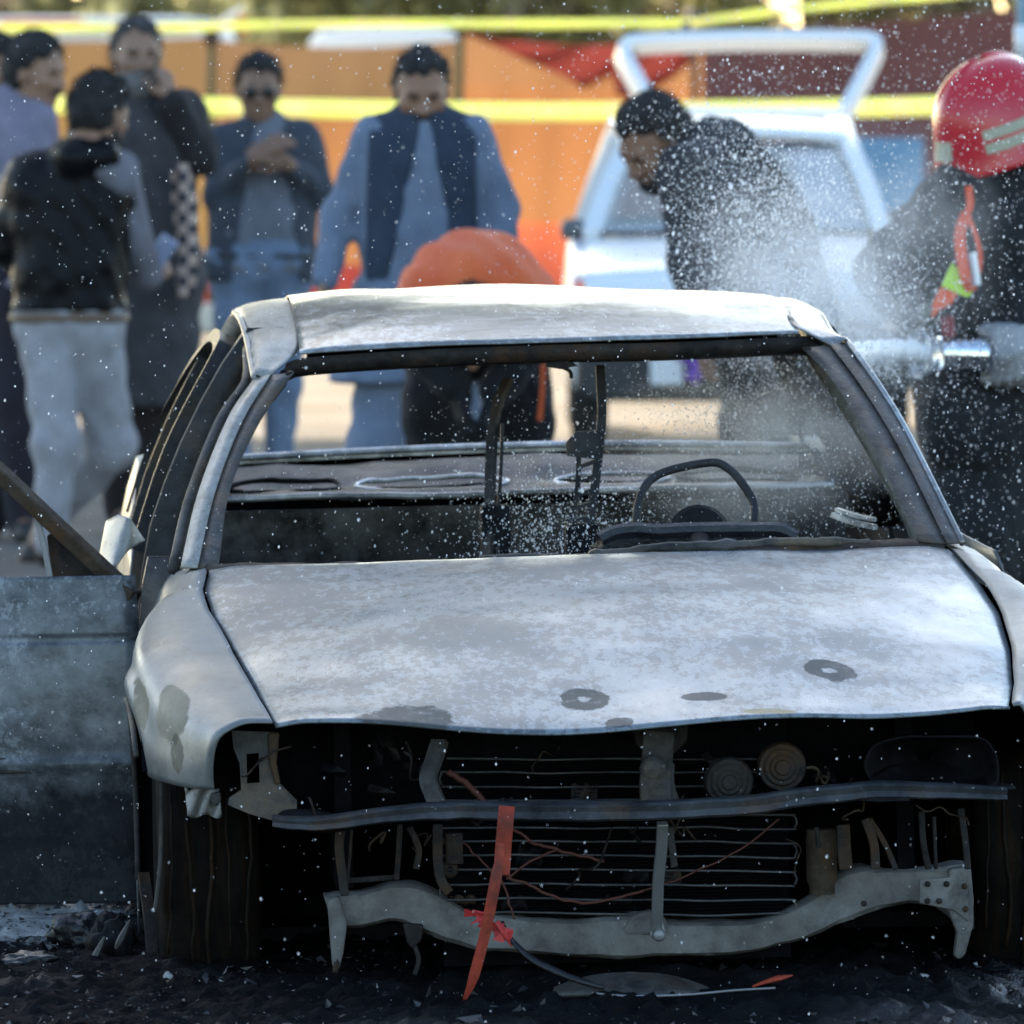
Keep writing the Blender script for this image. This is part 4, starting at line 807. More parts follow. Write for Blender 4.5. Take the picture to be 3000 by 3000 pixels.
# ------------------------------------------------------------------ trees beyond, parked vans
leafm = [translucent('leaf_olive', (.42, .44, .24), .65), translucent('leaf_yellow', (.50, .50, .22), .65), translucent('leaf_dry', (.44, .39, .29), .65)]  # leaf colours kept pale to imitate haze in front of the trees
barkm = plain('bark', (.12, .09, .065), .9, 0, .3, 8, .5, .02)
def tree(x, Y, h, w, mi, label, nl=6500):
    t = empty('roadside_tree', (x, Y, 0)); tag(t, label, 'tree', 'trees beyond the parked vans')
    b = MB(); b.tube(cr([(0, 0, -.1), (.1, 0, h * .25), (-.05, .1, h * .5), (.05, 0, h * .8)], 14), np.linspace(.20, .05, 14), 10)
    for k in range(7):
        a = rng.uniform(0, 6.3); z = h * rng.uniform(.2, .6); b.tube(cr([(0, 0, z), (w * .25 * math.cos(a), w * .25 * math.sin(a), z + .5), (w * .45 * math.cos(a), w * .45 * math.sin(a), z + .7)], 8), np.linspace(.07, .02, 8), 6)
    b.obj('trunk', barkm, t, True)
    nc = 46; cc = rng.normal(0, 1, (nc, 3)); cc /= np.linalg.norm(cc, axis=1)[:, None]; cc *= rng.uniform(.35, 1, (nc, 1)) ** .5
    C = cc * [w / 2, w / 2, h * .44] + [0, 0, h * .54]; rad = rng.uniform(.35, .8, nc) * w / 5
    idx = rng.integers(0, nc, nl); d = rng.normal(0, 1, (nl, 3)); d /= np.linalg.norm(d, axis=1)[:, None]; p = C[idx] + d * (rad[idx] * rng.uniform(.5, 1, nl))[:, None]
    p = p[p[:, 2] > .35]; nl = len(p)
    a = rng.normal(0, 1, (nl, 3)); a /= np.linalg.norm(a, axis=1)[:, None]; bb = np.cross(a, rng.normal(0, 1, (nl, 3))); bb /= np.linalg.norm(bb, axis=1)[:, None]; s = rng.uniform(.10, .24, (nl, 1))
    V = np.stack([p - a * s, p + bb * s * .5, p + a * s, p - bb * s * .5], 1).reshape(-1, 3)
    me = bpy.data.meshes.new('crown'); me.vertices.add(len(V)); me.vertices.foreach_set('co', V.ravel()); me.loops.add(nl * 4); me.loops.foreach_set('vertex_index', np.arange(nl * 4, dtype=np.int32))
    me.polygons.add(nl); me.polygons.foreach_set('loop_start', np.arange(0, nl * 4, 4, dtype=np.int32)); me.update(); me.validate()
    me.materials.append(leafm[mi]); me.materials.append(leafm[(mi + 1) % 3]); me.polygons.foreach_set('material_index', (rng.random(nl) < .3).astype(np.int32))
    link(bpy.data.objects.new('crown', me), t)
for x, Y, h, w, mi, lab in ((.6, 142, 7.5, 7, 1, 'wide yellow-green tree farthest behind the middle'), (-9.6, 118, 7.0, 5.5, 2, 'dry brown tree at the far left edge behind the vans'), (-4.3, 124, 6.5, 4.6, 0, 'olive tree behind the striped van'), (-1.4, 112, 6.0, 4.6, 0, 'dull olive tree above the low white van'),
        (1.6, 110, 6.4, 4.4, 1, 'yellow-green tree above the middle pole'), (4.2, 116, 7.0, 5.0, 1, 'yellow-green tree left of the climbing tape'), (6.6, 112, 6.5, 4.5, 2, 'brownish tree behind the climbing tape'), (9.4, 118, 7.0, 5.2, 0, 'olive tree above the maroon screen'),
        (-2.8, 130, 7.5, 5.5, 2, 'brown tree in the gap behind two olive trees'), (3.0, 132, 7.5, 6, 0, 'olive tree in the gap behind two yellow-green trees'), (-7.4, 134, 5, 3.2, 0, 'small olive tree beside the bright gap')):
    tree(x, Y, h, w, mi, lab)
# unseen tree added left of the picture to throw shade over wreck and men
t = empty('added_shade_tree', (-7.4, 46.5, 0)); tag(t, 'tall unseen tree added for shade, left of the screens, its crown high above the picture', 'tree')
b = MB(); b.tube(cr([(0, 0, -.2), (.1, 0, 2.5), (.3, 0, 5), (.8, .1, 9)], 16), np.linspace(.42, .2, 16), 14)
for k in range(9):
    a = k * .7; z = 4.2 + .5 * k; q = Vector((2.2 + 4.2 * math.cos(a), 2.6 * math.sin(a), z + 2.5)); b.tube(cr([(.3, 0, z), (.3 + q.x * .4, q.y * .5, z + 1.4), q], 10), np.linspace(.18, .04, 10), 8)
b.obj('trunk', barkm, t, True)
nl = 22000; p = rng.normal(0, 1, (nl, 3)); p /= np.linalg.norm(p, axis=1)[:, None]; p *= rng.uniform(.25, 1, (nl, 1)) ** .4; p = p * [11.0, 2.8, 8.0] + [-.6, 0, 12.4]; p += .6 * np.stack([fbm(p * .4 + k, 2) for k in (1, 7, 13)], 1)
a = rng.normal(0, 1, (nl, 3)); a /= np.linalg.norm(a, axis=1)[:, None]; bb = np.cross(a, rng.normal(0, 1, (nl, 3))); bb /= np.linalg.norm(bb, axis=1)[:, None]; s = rng.uniform(.18, .42, (nl, 1))
V = np.stack([p - a * s, p + bb * s * .6, p + a * s, p - bb * s * .6], 1).reshape(-1, 3)
mesh_obj('crown', V, np.arange(nl * 4).reshape(-1, 4), leafm[0], t, False)
vanw = plain('white_van_paint', (.80, .80, .80), .35, 0, .04, 4, 0); glassd = plain('dark_window', (.05, .06, .07), .08, 0, .2, 3, 0)
def van(px0, px1, py, Y, label, stripes=None):
    x0, x1, zt = W(px0, 0, Y).x, W(px1, 0, Y).x, W(0, py, Y).z; L = x1 - x0; t = empty('parked_van', ((x0 + x1) / 2, Y, 0)); tag(t, label, 'van', 'vans parked beyond the screens')
    prof = [(-.5, .35), (-.5, .95), (-.485, 1.15), (-.43, zt - .12), (-.38, zt - .02), (-.2, zt), (.38, zt), (.47, zt - .04), (.495, zt - .3), (.5, .9), (.5, .35)]
    b = MB(); b.plate([(x * L, -.85, z) for x, z in prof], 1.7); b.obj('body', vanw, t, False, .06)
    for k in range(4): b = MB(); b.box((-.36 * L + k * .235 * L + .02 * L, -.853, zt - .42), (.20 * L, .012, .44)); b.obj('window', glassd, t, False, .004)
    for k in (-.3, .3):
        b = MB(); b.lathe([(0, .10), (.2, .10), (.32, .09), (.33, 0), (.32, -.09), (0, -.09)], 24, Matrix.Translation((k * L, -.80, .33)) @ Matrix.Rotation(R(90), 4, 'X')); b.obj('wheel', M['tyre'], t, True, 0, 40)
    for (a, c, z0, z1, col) in (stripes or ()):
        b = MB(); b.box(((a + c) / 2 * L, -.862, (z0 + z1) / 2), ((c - a) * L, .008, z1 - z0)); b.obj('stripe', plain('stripe_paint', col, .4, 0, .05, 4, 0), t)
    return t
zz = W(0, 100, 68).z
van(-560, 700, 50, 68, 'white van striped red, orange and blue along its roof edge, behind the left screens', ((-.04, .15, W(0, 78, 68).z, W(0, 58, 68).z, (.80, .10, .05)), (-.30, .40, W(0, 96, 68).z, W(0, 82, 68).z, (.75, .62, .10)), (.24, .44, W(0, 78, 68).z, W(0, 64, 68).z, (.10, .30, .55))))
van(880, 1360, 84, 72, 'plain white low van showing its roof above the tan screen')
# pale cloth bundle flapping on a pole behind the screens
fl = MB(); P = cr([W(612, 120, 60), W(640, 80, 60), W(680, 45, 60), W(712, 22, 60)], 14); V, F = tube_data(P, np.interp(np.arange(14), [0, 4, 9, 13], [.03, .07, .075, .03]), 10, .35); fl.add(V, F)
fo = fl.obj('flapping_flag', plain('white_flag', (.85, .85, .83), .8), None, True); tag(fo, 'white pennant leaning right above the tan screen, tipped with red', 'pennant')
b = MB(); b.strip([W(706, 45, 59.97), W(712, 75, 59.97), W(716, 100, 59.97)], .05, .012); b.obj('red_tip', plain('flag_red', (.75, .16, .06)), fo)
b = MB(); p = W(612, 120, 60); b.tube([(p.x, 60, 0), (p.x, 60, p.z)], .02, 8); b.obj('flag_pole', pm, fo, True)
# blue sheet and steel-blue post at the right
b = MB(); a0, a1 = W(2480, 405, 52), W(2705, 620, 52); b.box(((a0.x + a1.x) / 2, 52, (a0.z + a1.z) / 2), (a1.x - a0.x, .02, a0.z - a1.z)); bo = b.obj('blue_board', plain('blue_paint', (.09, .24, .42), .5), None, False, .01); tag(bo, 'blue board standing against the maroon screen', 'board')
b = MB(); b.box((a0.x + .08, 52.03, a1.z / 2), (.05, .04, a1.z)); b.box((a1.x - .08, 52.03, a1.z / 2), (.05, .04, a1.z)); b.obj('board_legs', pm, bo)
b = MB(); p = W(3000, 170, 30); b.tube([(p.x, 30, 0), (p.x, 30, 3.2)], .028, 14); po = b.obj('steel_post', plain('steel_blue_paint', (.16, .27, .33), .45), None, True); tag(po, 'steel-blue post above the red helmet at the right edge', 'post')
b = MB(); b.lathe([(.028, .06), (.036, .06), (.036, -.06), (.028, -.06)], 16, Matrix.Translation((p.x, 30, W(0, 122, 30).z))); b.obj('post_collar', vanw, po, True)
b = MB(); b.box((W(560, 0, 52).x, 52.4, .08), (3.4, .3, .17)); tag(b.obj('kerb_stone', plain('pale_concrete', (.55, .53, .48), .85), None, False, .01), 'pale kerb stone at the foot of the mustard screen', 'kerb')

# ------------------------------------------------------------------ the white hatchback with its tailgate up
WY = 35.8; wx = W(2160, 0, WY + 1.2).x
wc = empty('white_hatchback', (wx, WY, 0), (0, 0, 0)); tag(wc, 'white hatchback facing us with its tailgate raised, behind the bending man', 'car')
wp = plain('white_car_paint', (.82, .83, .84), .25, 0, .03, 3, 0)
def wq(px, py, v): p = W(px, py, WY + v); return Vector((p.x - wx, v, p.z))
hw = .765
def sec(v, z, hw_, rise): return [(s * hw_, v, z + rise * (1 - abs(s) ** 2.5)) for s in np.linspace(-1, 1, 21)]
rows = [sec(.06, .58, .66, .0), sec(.02, .70, .69, .01), sec(.06, .78, .72, .02), sec(.22, .82, .74, .03), sec(.6, .87, .75, .03), sec(1.02, .93, .75, .035)]
o = loft('bonnet', [r for r in rows], 21, wp, wc, sub=24); solid(o, .02, -1)
for s in (-1, 1):
    rows = [[(s * (hw - .02), .05, .30), (s * hw, .1, .5), (s * hw, .12, .7), (s * .74, .15, .80)], [(s * hw, .6, .62), (s * (hw + .02), .6, .68), (s * hw, .6, .8), (s * .75, .6, .87)], [(s * hw, 1.1, .3), (s * (hw + .02), 1.1, .6), (s * hw, 1.1, .85), (s * .745, 1.1, .94)], [(s * hw, 2.2, .3), (s * (hw + .02), 2.2, .6), (s * hw, 2.2, .85), (s * .74, 2.2, .95)], [(s * hw, 3.6, .35), (s * (hw + .01), 3.6, .6), (s * (hw - .02), 3.6, .85), (s * .70, 3.55, .96)]]
    o = loft('body_side', [cr(r, 10) for r in rows], 10, wp, wc, sub=30); solid(o, .02, 0)
    # pillars: windscreen base to roof to tail
    Pp = [wq(2160 + s * 425, 688, 1.02), wq(2160 + s * 375, 545, 1.45), wq(2160 + s * 325, 432, 1.82), (s * .52, 2.3, 1.43), (s * .52, 3.2, 1.43), (s * .58, 3.5, 1.25), (s * .68, 3.62, .96)]
    b = MB(); b.strip(Pp, .085, .06, 50); b.obj('pillar', wp, wc, True, 0, 50)
    b = MB(); b.strip([(s * .735, 2.15, .94), (s * .55, 2.2, 1.40)], .06, .05, 10); b.obj('door_pillar', wp, wc)
    mm = wq(2160 - 480, 672, 1.1) if s < 0 else wq(2160 + 490, 662, 1.1)
    bm = bmesh.new(); bmesh.ops.create_icosphere(bm, subdivisions=3, radius=1); V = np.array([v.co[:] for v in bm.verts]); F = [tuple(v.index for v in f.verts) for f in bm.faces]; bm.free()
    V = np.sign(V) * np.abs(V) ** .7 * [.062, .05, .052] + list(mm); b = MB(); b.add(V, F); b.tube([mm, Vector((s * .74, 1.15, .93))], .02, 8); mo = b.obj('wing_mirror', plain('grey_plastic', (.10, .10, .11), .4), wc, True)
    b = MB(); b.lathe([(.0, .07), (.16, .075), (.25, .07), (.265, .02), (.265, -.06), (.25, -.09), (0, -.09)], 28, Matrix.Translation((s * (hw - .09), .62, .265)) @ Matrix.Rotation(R(90), 4, 'Y')); b.obj('wheel', plain('tyre_black', (.02, .02, .02), .8), wc, True, 0, 40)
    b = MB(); b.lathe([(.0, .07), (.16, .075), (.25, .07), (.265, .02), (.265, -.06), (.25, -.09), (0, -.09)], 28, Matrix.Translation((s * (hw - .09), 2.9, .265)) @ Matrix.Rotation(R(90), 4, 'Y')); b.obj('wheel', plain('tyre_black', (.02, .02, .02), .8), wc, True, 0, 40)
    b = MB(); b.plate([(s * .70, .03, .72), (s * .40, -.005, .71), (s * .40, -.005, .59), (s * .70, .03, .60)], .05); b.obj('headlamp', plain('lamp_glass', (.6, .62, .65), .08, .3), wc, False, .012)
b = MB(); b.plate([(-.74, .0, .56), (.74, .0, .56), (.75, .0, .30), (.70, .0, .24), (-.70, .0, .24), (-.75, .0, .30)], .25); b.obj('bumper', plain('black_bumper', (.02, .02, .022), .5), wc, False, .03)
MB().box((0, .01, .65), (.70, .04, .11)).obj('grille', plain('black_grille', (.015, .015, .016), .4), wc, bevel=.01)
b = MB(); a0, a1 = wq(1905, 1040, -.02), wq(2000, 1128, -.02); b.box(((a0.x + a1.x) / 2, -.02, (a0.z + a1.z) / 2), (a1.x - a0.x, .02, a0.z - a1.z)); b.obj('number_plate', plain('white_plate', (.7, .7, .7), .5), wc, False, .004)
b = MB(); a0, a1 = wq(1992, 1030, -.03), wq(2055, 1112, -.03); b.tube([(a0.x, -.03, a0.z), (a1.x - .01, -.05, (a0.z + a1.z) / 2), ((a0.x + a1.x) / 2, -.03, a1.z)], .035, 10, 12); b.obj('purple_ribbon', plain('purple_cloth', (.16, .05, .42), .7), wc, True)
rows = [[(s * .53, v, z + .03 * (1 - s * s)) for s in np.linspace(-1, 1, 15)] for v, z in ((1.80, 1.385), (1.9, 1.42), (2.3, 1.45), (3.1, 1.445), (3.3, 1.41))]
o = loft('roof', rows, 15, wp, wc, sub=20); solid(o, .03, -1)
gm = NT('car_glass'); gl = gm.new('BsdfGlossy'); gl.inputs['Roughness'].default_value = .06; gl.inputs[0].default_value = (.9, .95, 1, 1); tr = gm.new('BsdfTransparent'); tr.inputs[0].default_value = (.62, .68, .68, 1); df = gm.new('BsdfDiffuse'); df.inputs[0].default_value = (.55, .56, .56, 1)
m1 = gm.new('MixShader'); m1.inputs[0].default_value = .30; m2 = gm.new('MixShader'); m2.inputs[0].default_value = .42; gm.l.new(tr.outputs[0], m1.inputs[1]); gm.l.new(gl.outputs[0], m1.inputs[2]); gm.l.new(m1.outputs[0], m2.inputs[1]); gm.l.new(df.outputs[0], m2.inputs[2]); gm.l.new(m2.outputs[0], gm.out.inputs[0])
bl, br, tl, tr_ = wq(1745, 685, 1.04), wq(2575, 680, 1.04), wq(1850, 428, 1.80), wq(2470, 424, 1.80)
rows = []
for q in np.linspace(0, 1, 10):
    a, c = bl.lerp(tl, q), br.lerp(tr_, q); rows.append([a.lerp(c, w) + Vector((0, -.10 * math.sin(math.pi * w), 0)) for w in np.linspace(0, 1, 14)])
o = mesh_obj('windscreen', np.array([[list(p) for p in r] for r in rows]).reshape(-1, 3), grid_faces(10, 14), gm.m, wc); solid(o, .005, 0)
b = MB(); edge_ = [bl.lerp(tl, q) for q in np.linspace(0, 1, 8)] + [tl.lerp(tr_, q) + Vector((0, -.10 * math.sin(math.pi * q), 0)) for q in np.linspace(.1, 1, 8)] + [tr_.lerp(br, q) for q in np.linspace(.1, 1, 8)]; b.tube(edge_, .012, 7); b.obj('windscreen_seal', plain('black_rubber_seal', (.02, .02, .02), .6), wc, True)
b = MB(); b.strip([bl + Vector((.02, -.03, .0)), wq(2160, 682, .93), br + Vector((-.02, -.03, 0))], .03, .02, 14); b.tube([wq(1830, 690, .94), wq(2060, 668, .96)], .008, 6); b.obj('wiper', plain('black_rubber', (.02, .02, .02), .6), wc)
MB().box((0, 2.9, .75), (1.3, .05, .5)).obj('rear_seat', plain('grey_seat', (.2, .19, .18), .9), wc, bevel=.03)
# raised tailgate: a frame without glass
def q_(x, y): return wq(x, y, 3.75 + (340 - y) / 240 * .55)
outer = [q_(1895, 345), q_(1790, 165), q_(1800, 125), q_(1850, 108), q_(2180, 98), q_(2540, 100), q_(2596, 115), q_(2606, 150), q_(2490, 345)]
inner_ = [q_(1925, 300), q_(1866, 180), q_(1872, 158), q_(1900, 150), q_(2180, 140), q_(2490, 142), q_(2520, 148), q_(2526, 165), q_(2462, 322)]
b = MB(); mid = [(a + c) / 2 for a, c in zip(outer, inner_)]
b.strip(mid, .06, .098, 70); tgo = b.obj('tailgate', wp, wc, False, .014)
b = MB(); ins_ = [(a * .30 + c_ * .70) + Vector((0, .035, 0)) for a, c_ in zip(outer, inner_)]; b.strip(ins_, .05, .022, 70); b.obj('window_gasket', plain('black_gasket', (.02, .02, .02), .6), tgo, True, 0, 50)
b = MB(); b.strip([q_(1900, 322), q_(2180, 330), q_(2485, 332)], .05, .055, 20); b.obj('tailgate_hinge_rail', wp, tgo)
b = MB(); b.box(q_(2010, 85), (.05, .05, .07)); b.obj('tailgate_catch', plain('catch_dark', (.05, .05, .06)), tgo, False, .01)
b = MB(); b.box(q_(2400, 88), (.04, .05, .05)); b.obj('tailgate_latch', plain('latch_dark', (.05, .05, .06)), tgo, False, .01)
for s in (1840, 2545):
    b = MB(); b.tube([q_(s + (60 if s < 2000 else -60), 290), q_(s, 190)], .012, 8); b.obj('gas_strut', M['steel'], tgo, True)
# ------------------------------------------------------------------ people: one continuous surface each, grown from a smooth field
def sd_cone(P, a, b, ra, rb):
    a = np.array(list(a), float); b = np.array(list(b), float); d = b - a; L2 = d @ d + 1e-12
    t = np.clip(((P - a) @ d) / L2, 0, 1); return np.linalg.norm(P - a - t[..., None] * d, axis=-1) - (ra + (rb - ra) * t)
def sd_ell(P, c, r, Rm=None):
    q = P - np.array(list(c)); 
    if Rm is not None: q = q @ np.array(Rm.to_3x3())
    r = np.array(r, float); k0 = np.linalg.norm(q / r, axis=-1); k1 = np.linalg.norm(q / (r * r), axis=-1) + 1e-9
    return k0 * (k0 - 1) / k1
def smin(a, b, k): h = np.clip(.5 + .5 * (b - a) / k, 0, 1); return b + (a - b) * h - k * h * (1 - h)
def smax(a, b, k): return -smin(-a, -b, k)
def surfnet(F, org, h):
    S = F < 0; nx, ny, nz = F.shape
    cnt = np.zeros((nx - 1, ny - 1, nz - 1)); pos = np.zeros((nx - 1, ny - 1, nz - 1, 3))
    C = [(0, 0, 0), (1, 0, 0), (0, 1, 0), (1, 1, 0), (0, 0, 1), (1, 0, 1), (0, 1, 1), (1, 1, 1)]
    sl = lambda c: (slice(c[0], nx - 1 + c[0]), slice(c[1], ny - 1 + c[1]), slice(c[2], nz - 1 + c[2]))
    for i in range(8):
        for j in range(i + 1, 8):
            if sum(abs(x - y) for x, y in zip(C[i], C[j])) != 1: continue
            f0, f1 = F[sl(C[i])], F[sl(C[j])]; m = (f0 < 0) != (f1 < 0)
            t = np.where(m, f0 / np.where(m, f0 - f1, 1), 0)
            for k in range(3): pos[..., k] += np.where(m, C[i][k] + t * (C[j][k] - C[i][k]), 0)
            cnt += m
    act = cnt > 0; idx = -np.ones(act.shape, int); idx[act] = np.arange(act.sum())
    ii = np.argwhere(act); V = (pos[act] / cnt[act][:, None] + ii) * h + org; Q = []
    for ax in range(3):
        o = [k for k in range(3) if k != ax]; sh = list(F.shape); sh[ax] -= 1
        a = [slice(None)] * 3; b = [slice(None)] * 3; a[ax] = slice(0, -1); b[ax] = slice(1, None)
        s0, s1 = S[tuple(a)], S[tuple(b)]; e = np.argwhere(s0 != s1)
        e = e[(e[:, o[0]] > 0) & (e[:, o[1]] > 0) & (e[:, o[0]] < F.shape[o[0]] - 1) & (e[:, o[1]] < F.shape[o[1]] - 1)]
        if not len(e): continue
        def g(d0, d1): q = e.copy(); q[:, o[0]] -= d0; q[:, o[1]] -= d1; return idx[q[:, 0], q[:, 1], q[:, 2]]
        q = np.stack([g(0, 0), g(1, 0), g(1, 1), g(0, 1)], 1); fl = s0[e[:, 0], e[:, 1], e[:, 2]]
        if ax == 1: fl = ~fl
        q[fl] = q[fl][:, ::-1]; Q.append(q[:, ::-1])
    return V, (np.concatenate(Q) if Q else np.zeros((0, 4), int))
def grow(prims, h, k=.04, noise_amp=0, noise_f=9, cut=None, pad=.05, seed=0, post=None):
    """prims: ('c',a,b,ra,rb[,k]) or ('e',c,r,R[,k]); cut(P)->distance kept where negative"""
    lo = np.min([np.minimum(np.array(list(p[1])), np.array(list(p[2])) if p[0] == 'c' else np.array(list(p[1]))) - (max(p[3], p[4]) if p[0] == 'c' else max(p[2])) for p in prims], 0) - pad
    hi = np.max([np.maximum(np.array(list(p[1])), np.array(list(p[2])) if p[0] == 'c' else np.array(list(p[1]))) + (max(p[3], p[4]) if p[0] == 'c' else max(p[2])) for p in prims], 0) + pad
    n = np.ceil((hi - lo) / h).astype(int) + 1
    P = np.stack(np.meshgrid(*[lo[i] + h * np.arange(n[i]) for i in range(3)], indexing='ij'), -1); F = None
    for p in prims:
        d = sd_cone(P, *p[1:5]) if p[0] == 'c' else sd_ell(P, p[1], p[2], p[3] if len(p) > 3 else None)
        kk = p[5] if (p[0] == 'c' and len(p) > 5) else (p[4] if (p[0] == 'e' and len(p) > 4) else k)
        F = d if F is None else smin(F, d, kk)
    if noise_amp:
        Pn = P * np.array([1, 1, .55]) * noise_f + seed * 3.7
        wv = np.sin(Pn[..., 0] * 1.9 + 2.1 * np.sin(Pn[..., 2] * 1.3) + 1.2 * np.sin(Pn[..., 1])) * np.sin(Pn[..., 2] * 2.3 + 1.7 * np.sin(Pn[..., 0] * .9 + 1)) + .6 * np.sin(Pn[..., 0] * 3.3 + Pn[..., 2] * 4.1 + Pn[..., 1] * 2.2 + seed)
        F = F + noise_amp * wv
    if post: F = post(F, P)
    if cut is not None: F = smax(F, cut(P), .012)
    return surfnet(F, lo, h)
def quad_obj(name, V, Q, m, parent):
    me = bpy.data.meshes.new(name); me.vertices.add(len(V)); me.vertices.foreach_set('co', np.asarray(V, np.float32).ravel()); nq = len(Q)
    me.loops.add(nq * 4); me.loops.foreach_set('vertex_index', np.asarray(Q, np.int32).ravel()); me.polygons.add(nq); me.polygons.foreach_set('loop_start', np.arange(0, nq * 4, 4, dtype=np.int32))
    me.polygons.foreach_set('use_smooth', np.ones(nq, bool)); me.materials.append(m); me.update(calc_edges=True)
    return link(bpy.data.objects.new(name, me), parent)
def head_frame(c, yaw, pitch, roll=0, s=1.0):  # yaw 0 looks at the camera, + towards the right of the photograph; pitch + looks down
    f = Vector((math.sin(yaw) * math.cos(pitch), -math.cos(yaw) * math.cos(pitch), -math.sin(pitch)))
    r = Vector((-math.cos(yaw), -math.sin(yaw), 0)); u = r.cross(f); q = Quaternion(f, roll); r = q @ r; u = q @ u
    return Matrix(((r.x * s, f.x * s, u.x * s, c.x), (r.y * s, f.y * s, u.y * s, c.y), (r.z * s, f.z * s, u.z * s, c.z), (0, 0, 0, 1)))
HEAD = [('e', (0, -.012, .035), (.077, .097, .086)), ('e', (0, .022, -.025), (.064, .072, .088)), ('c', (-.030, .045, -.078), (.030, .045, -.078), .030, .030), ('e', (0, .072, -.100), (.024, .020, .019)),
        ('c', (0, .090, .012), (0, .110, -.026), .008, .014, .015), ('c', (-.016, .094, -.030), (.016, .094, -.030), .009, .009, .012), ('c', (-.040, .074, .028), (.040, .074, .028), .013, .013, .02), ('c', (-.020, .086, -.060), (.020, .086, -.060), .008, .008, .012), ('c', (-.016, .084, -.072), (.016, .084, -.072), .008, .008, .012),
        ('e', (-.050, .058, -.022), (.022, .022, .022)), ('e', (.050, .058, -.022), (.022, .022, .022)), ('e', (-.079, -.008, -.008), (.011, .022, .033), None, .01), ('e', (.079, -.008, -.008), (.011, .022, .033), None, .01), ('c', (0, -.018, -.07), (0, -.038, -.19), .054, .060)]
def head_mesh(Mx, neck_len=.19):
    P = [p if p[0] == 'e' or p[2][2] > -.15 else ('c', p[1], (0, -.038, -neck_len), p[3], p[4]) for p in HEAD]
    def post(F, Pt):
        for sx in (-.034, .034): F = smax(F, -sd_ell(Pt, (sx, .096, .004), (.019, .015, .011)), .012)
        for sx in (-.032, .032): F = smin(F, sd_ell(Pt, (sx, .073, .004), (.013, .013, .012)), .003)
        return F
    V, Q = grow(P, .0062, .03, post=post, pad=.02); return np.array([list(Mx @ Vector(v)) for v in V]), Q
def hair_mesh(Mx, kind='short', seed=0, h=.0065):
    r = {'short': (.084, .108, .100), 'thick': (.090, .116, .112), 'balding': (.081, .103, .080)}[kind]
    def cut(P):
        fl = (P[..., 1] * .80 - (P[..., 2] - (.060 if kind != 'balding' else .02)) * .60) - .030 - .012 * np.sin(P[..., 0] * 50 + seed) - .008 * np.sin(P[..., 0] * 131 + 2)
        fl = np.where(P[..., 1] > 0, fl, fl - .02)
        low = -P[..., 2] - .075 - .02 * (P[..., 1] < 0); side = np.where(np.abs(P[..., 0]) > .06, (P[..., 1] - .028) , -1)
        d = np.maximum(np.maximum(fl, low), np.minimum(side, .03 - 0 * side))
        if kind == 'balding': d = np.maximum(d, P[..., 2] - .055)
        return d
    def post(F, P):
        return F + .0050 * np.sin(P[..., 0] * 61 + 2 * np.sin(P[..., 1] * 47 + seed)) * np.sin(P[..., 2] * 53 + seed) + .0035 * np.sin(P[..., 0] * 150 + 3 * np.sin(P[..., 1] * 40 + seed)) * np.sin(P[..., 1] * 90 + seed + 2 * np.sin(P[..., 2] * 60)) + .002 * np.sin(P[..., 2] * 210 + P[..., 0] * 90)
    V, Q = grow([('e', (0, -.012, .036 if kind != 'balding' else .005), r), ('e', (0, -.045, -.01), (.078, .072, .075))], h, .04, cut=cut, post=post, pad=.02)
    return np.array([list(Mx @ Vector(v)) for v in V]), Q
def beard_mesh(Mx, full=.03, seed=0):
    def cut(P): return np.maximum(P[..., 2] + .040 + .35 * np.maximum(0, .075 - P[..., 1]) * 0 - .10 * np.maximum(0, np.abs(P[..., 0]) - .035), -(P[..., 1] - .0))
    def post(F, P): return F + .003 * np.sin(P[..., 0] * 160 + seed) * np.sin(P[..., 2] * 130 + 2 * np.sin(P[..., 0] * 70))
    V, Q = grow([('e', (0, .050, -.085), (.062, .052 + full * .3, .045 + full)), ('c', (-.062, .02, -.03), (-.045, .05, -.08), .016, .022), ('c', (.062, .02, -.03), (.045, .05, -.08), .016, .022)], .0065, .02, cut=cut, post=post, pad=.02)
    return np.array([list(Mx @ Vector(v)) for v in V]), Q
def stache_mesh(Mx):
    V, Q = grow([('c', (0, .104, -.044), (-.034, .092, -.058), .009, .006), ('c', (0, .104, -.044), (.034, .092, -.058), .009, .006)], .005, .01, noise_amp=.001, noise_f=80, pad=.015)
    return np.array([list(Mx @ Vector(v)) for v in V]), Q
def hand_prims(w, d, nrm, side, curl=.5, s=1.0, fl=(1, 1, 1, 1)):
    """wrist point, direction of the fingers, normal out of the back of the hand, side (+1/-1: thumb side), curl in radians per joint"""
    d = Vector(d).normalized(); n = Vector(nrm); n = (n - d * n.dot(d)).normalized(); l = d.cross(n) * side; P = []
    w = Vector(w); kn = w + d * .088 * s
    for k, o in enumerate((-.028, -.009, .010, .028)): P.append(('c', w + l * o * .55 * s, kn + l * o * s - n * .002 * s, .017 * s, .0125 * s))
    for k, (o, L) in enumerate(zip((.028, .010, -.009, -.028), (.040, .045, .041, .032))):
        p = kn + l * o * s; a = curl * (.7 + .1 * k); r = .0088 * s
        for seg in range(3):
            dd = d * math.cos(a) - n * math.sin(a) + l * o * 1.5; q = p + dd * L * s * (1, .72, .55)[seg]; P.append(('c', p, q, r, r * .9, .006)); p = q; a += curl; r *= .92
    t0 = w + d * .022 * s + l * .026 * s; t1 = t0 + (d * .6 + l * .75 - n * .35).normalized() * .045 * s; t2 = t1 + (d * .9 + l * .25 - n * .4).normalized() * .032 * s; t3 = t2 + (d * .95 - n * .5).normalized() * .026 * s
    P += [('c', t0, t1, .016 * s, .012 * s, .01), ('c', t1, t2, .0115 * s, .010 * s, .006), ('c', t2, t3, .010 * s, .008 * s, .006)]
    return P
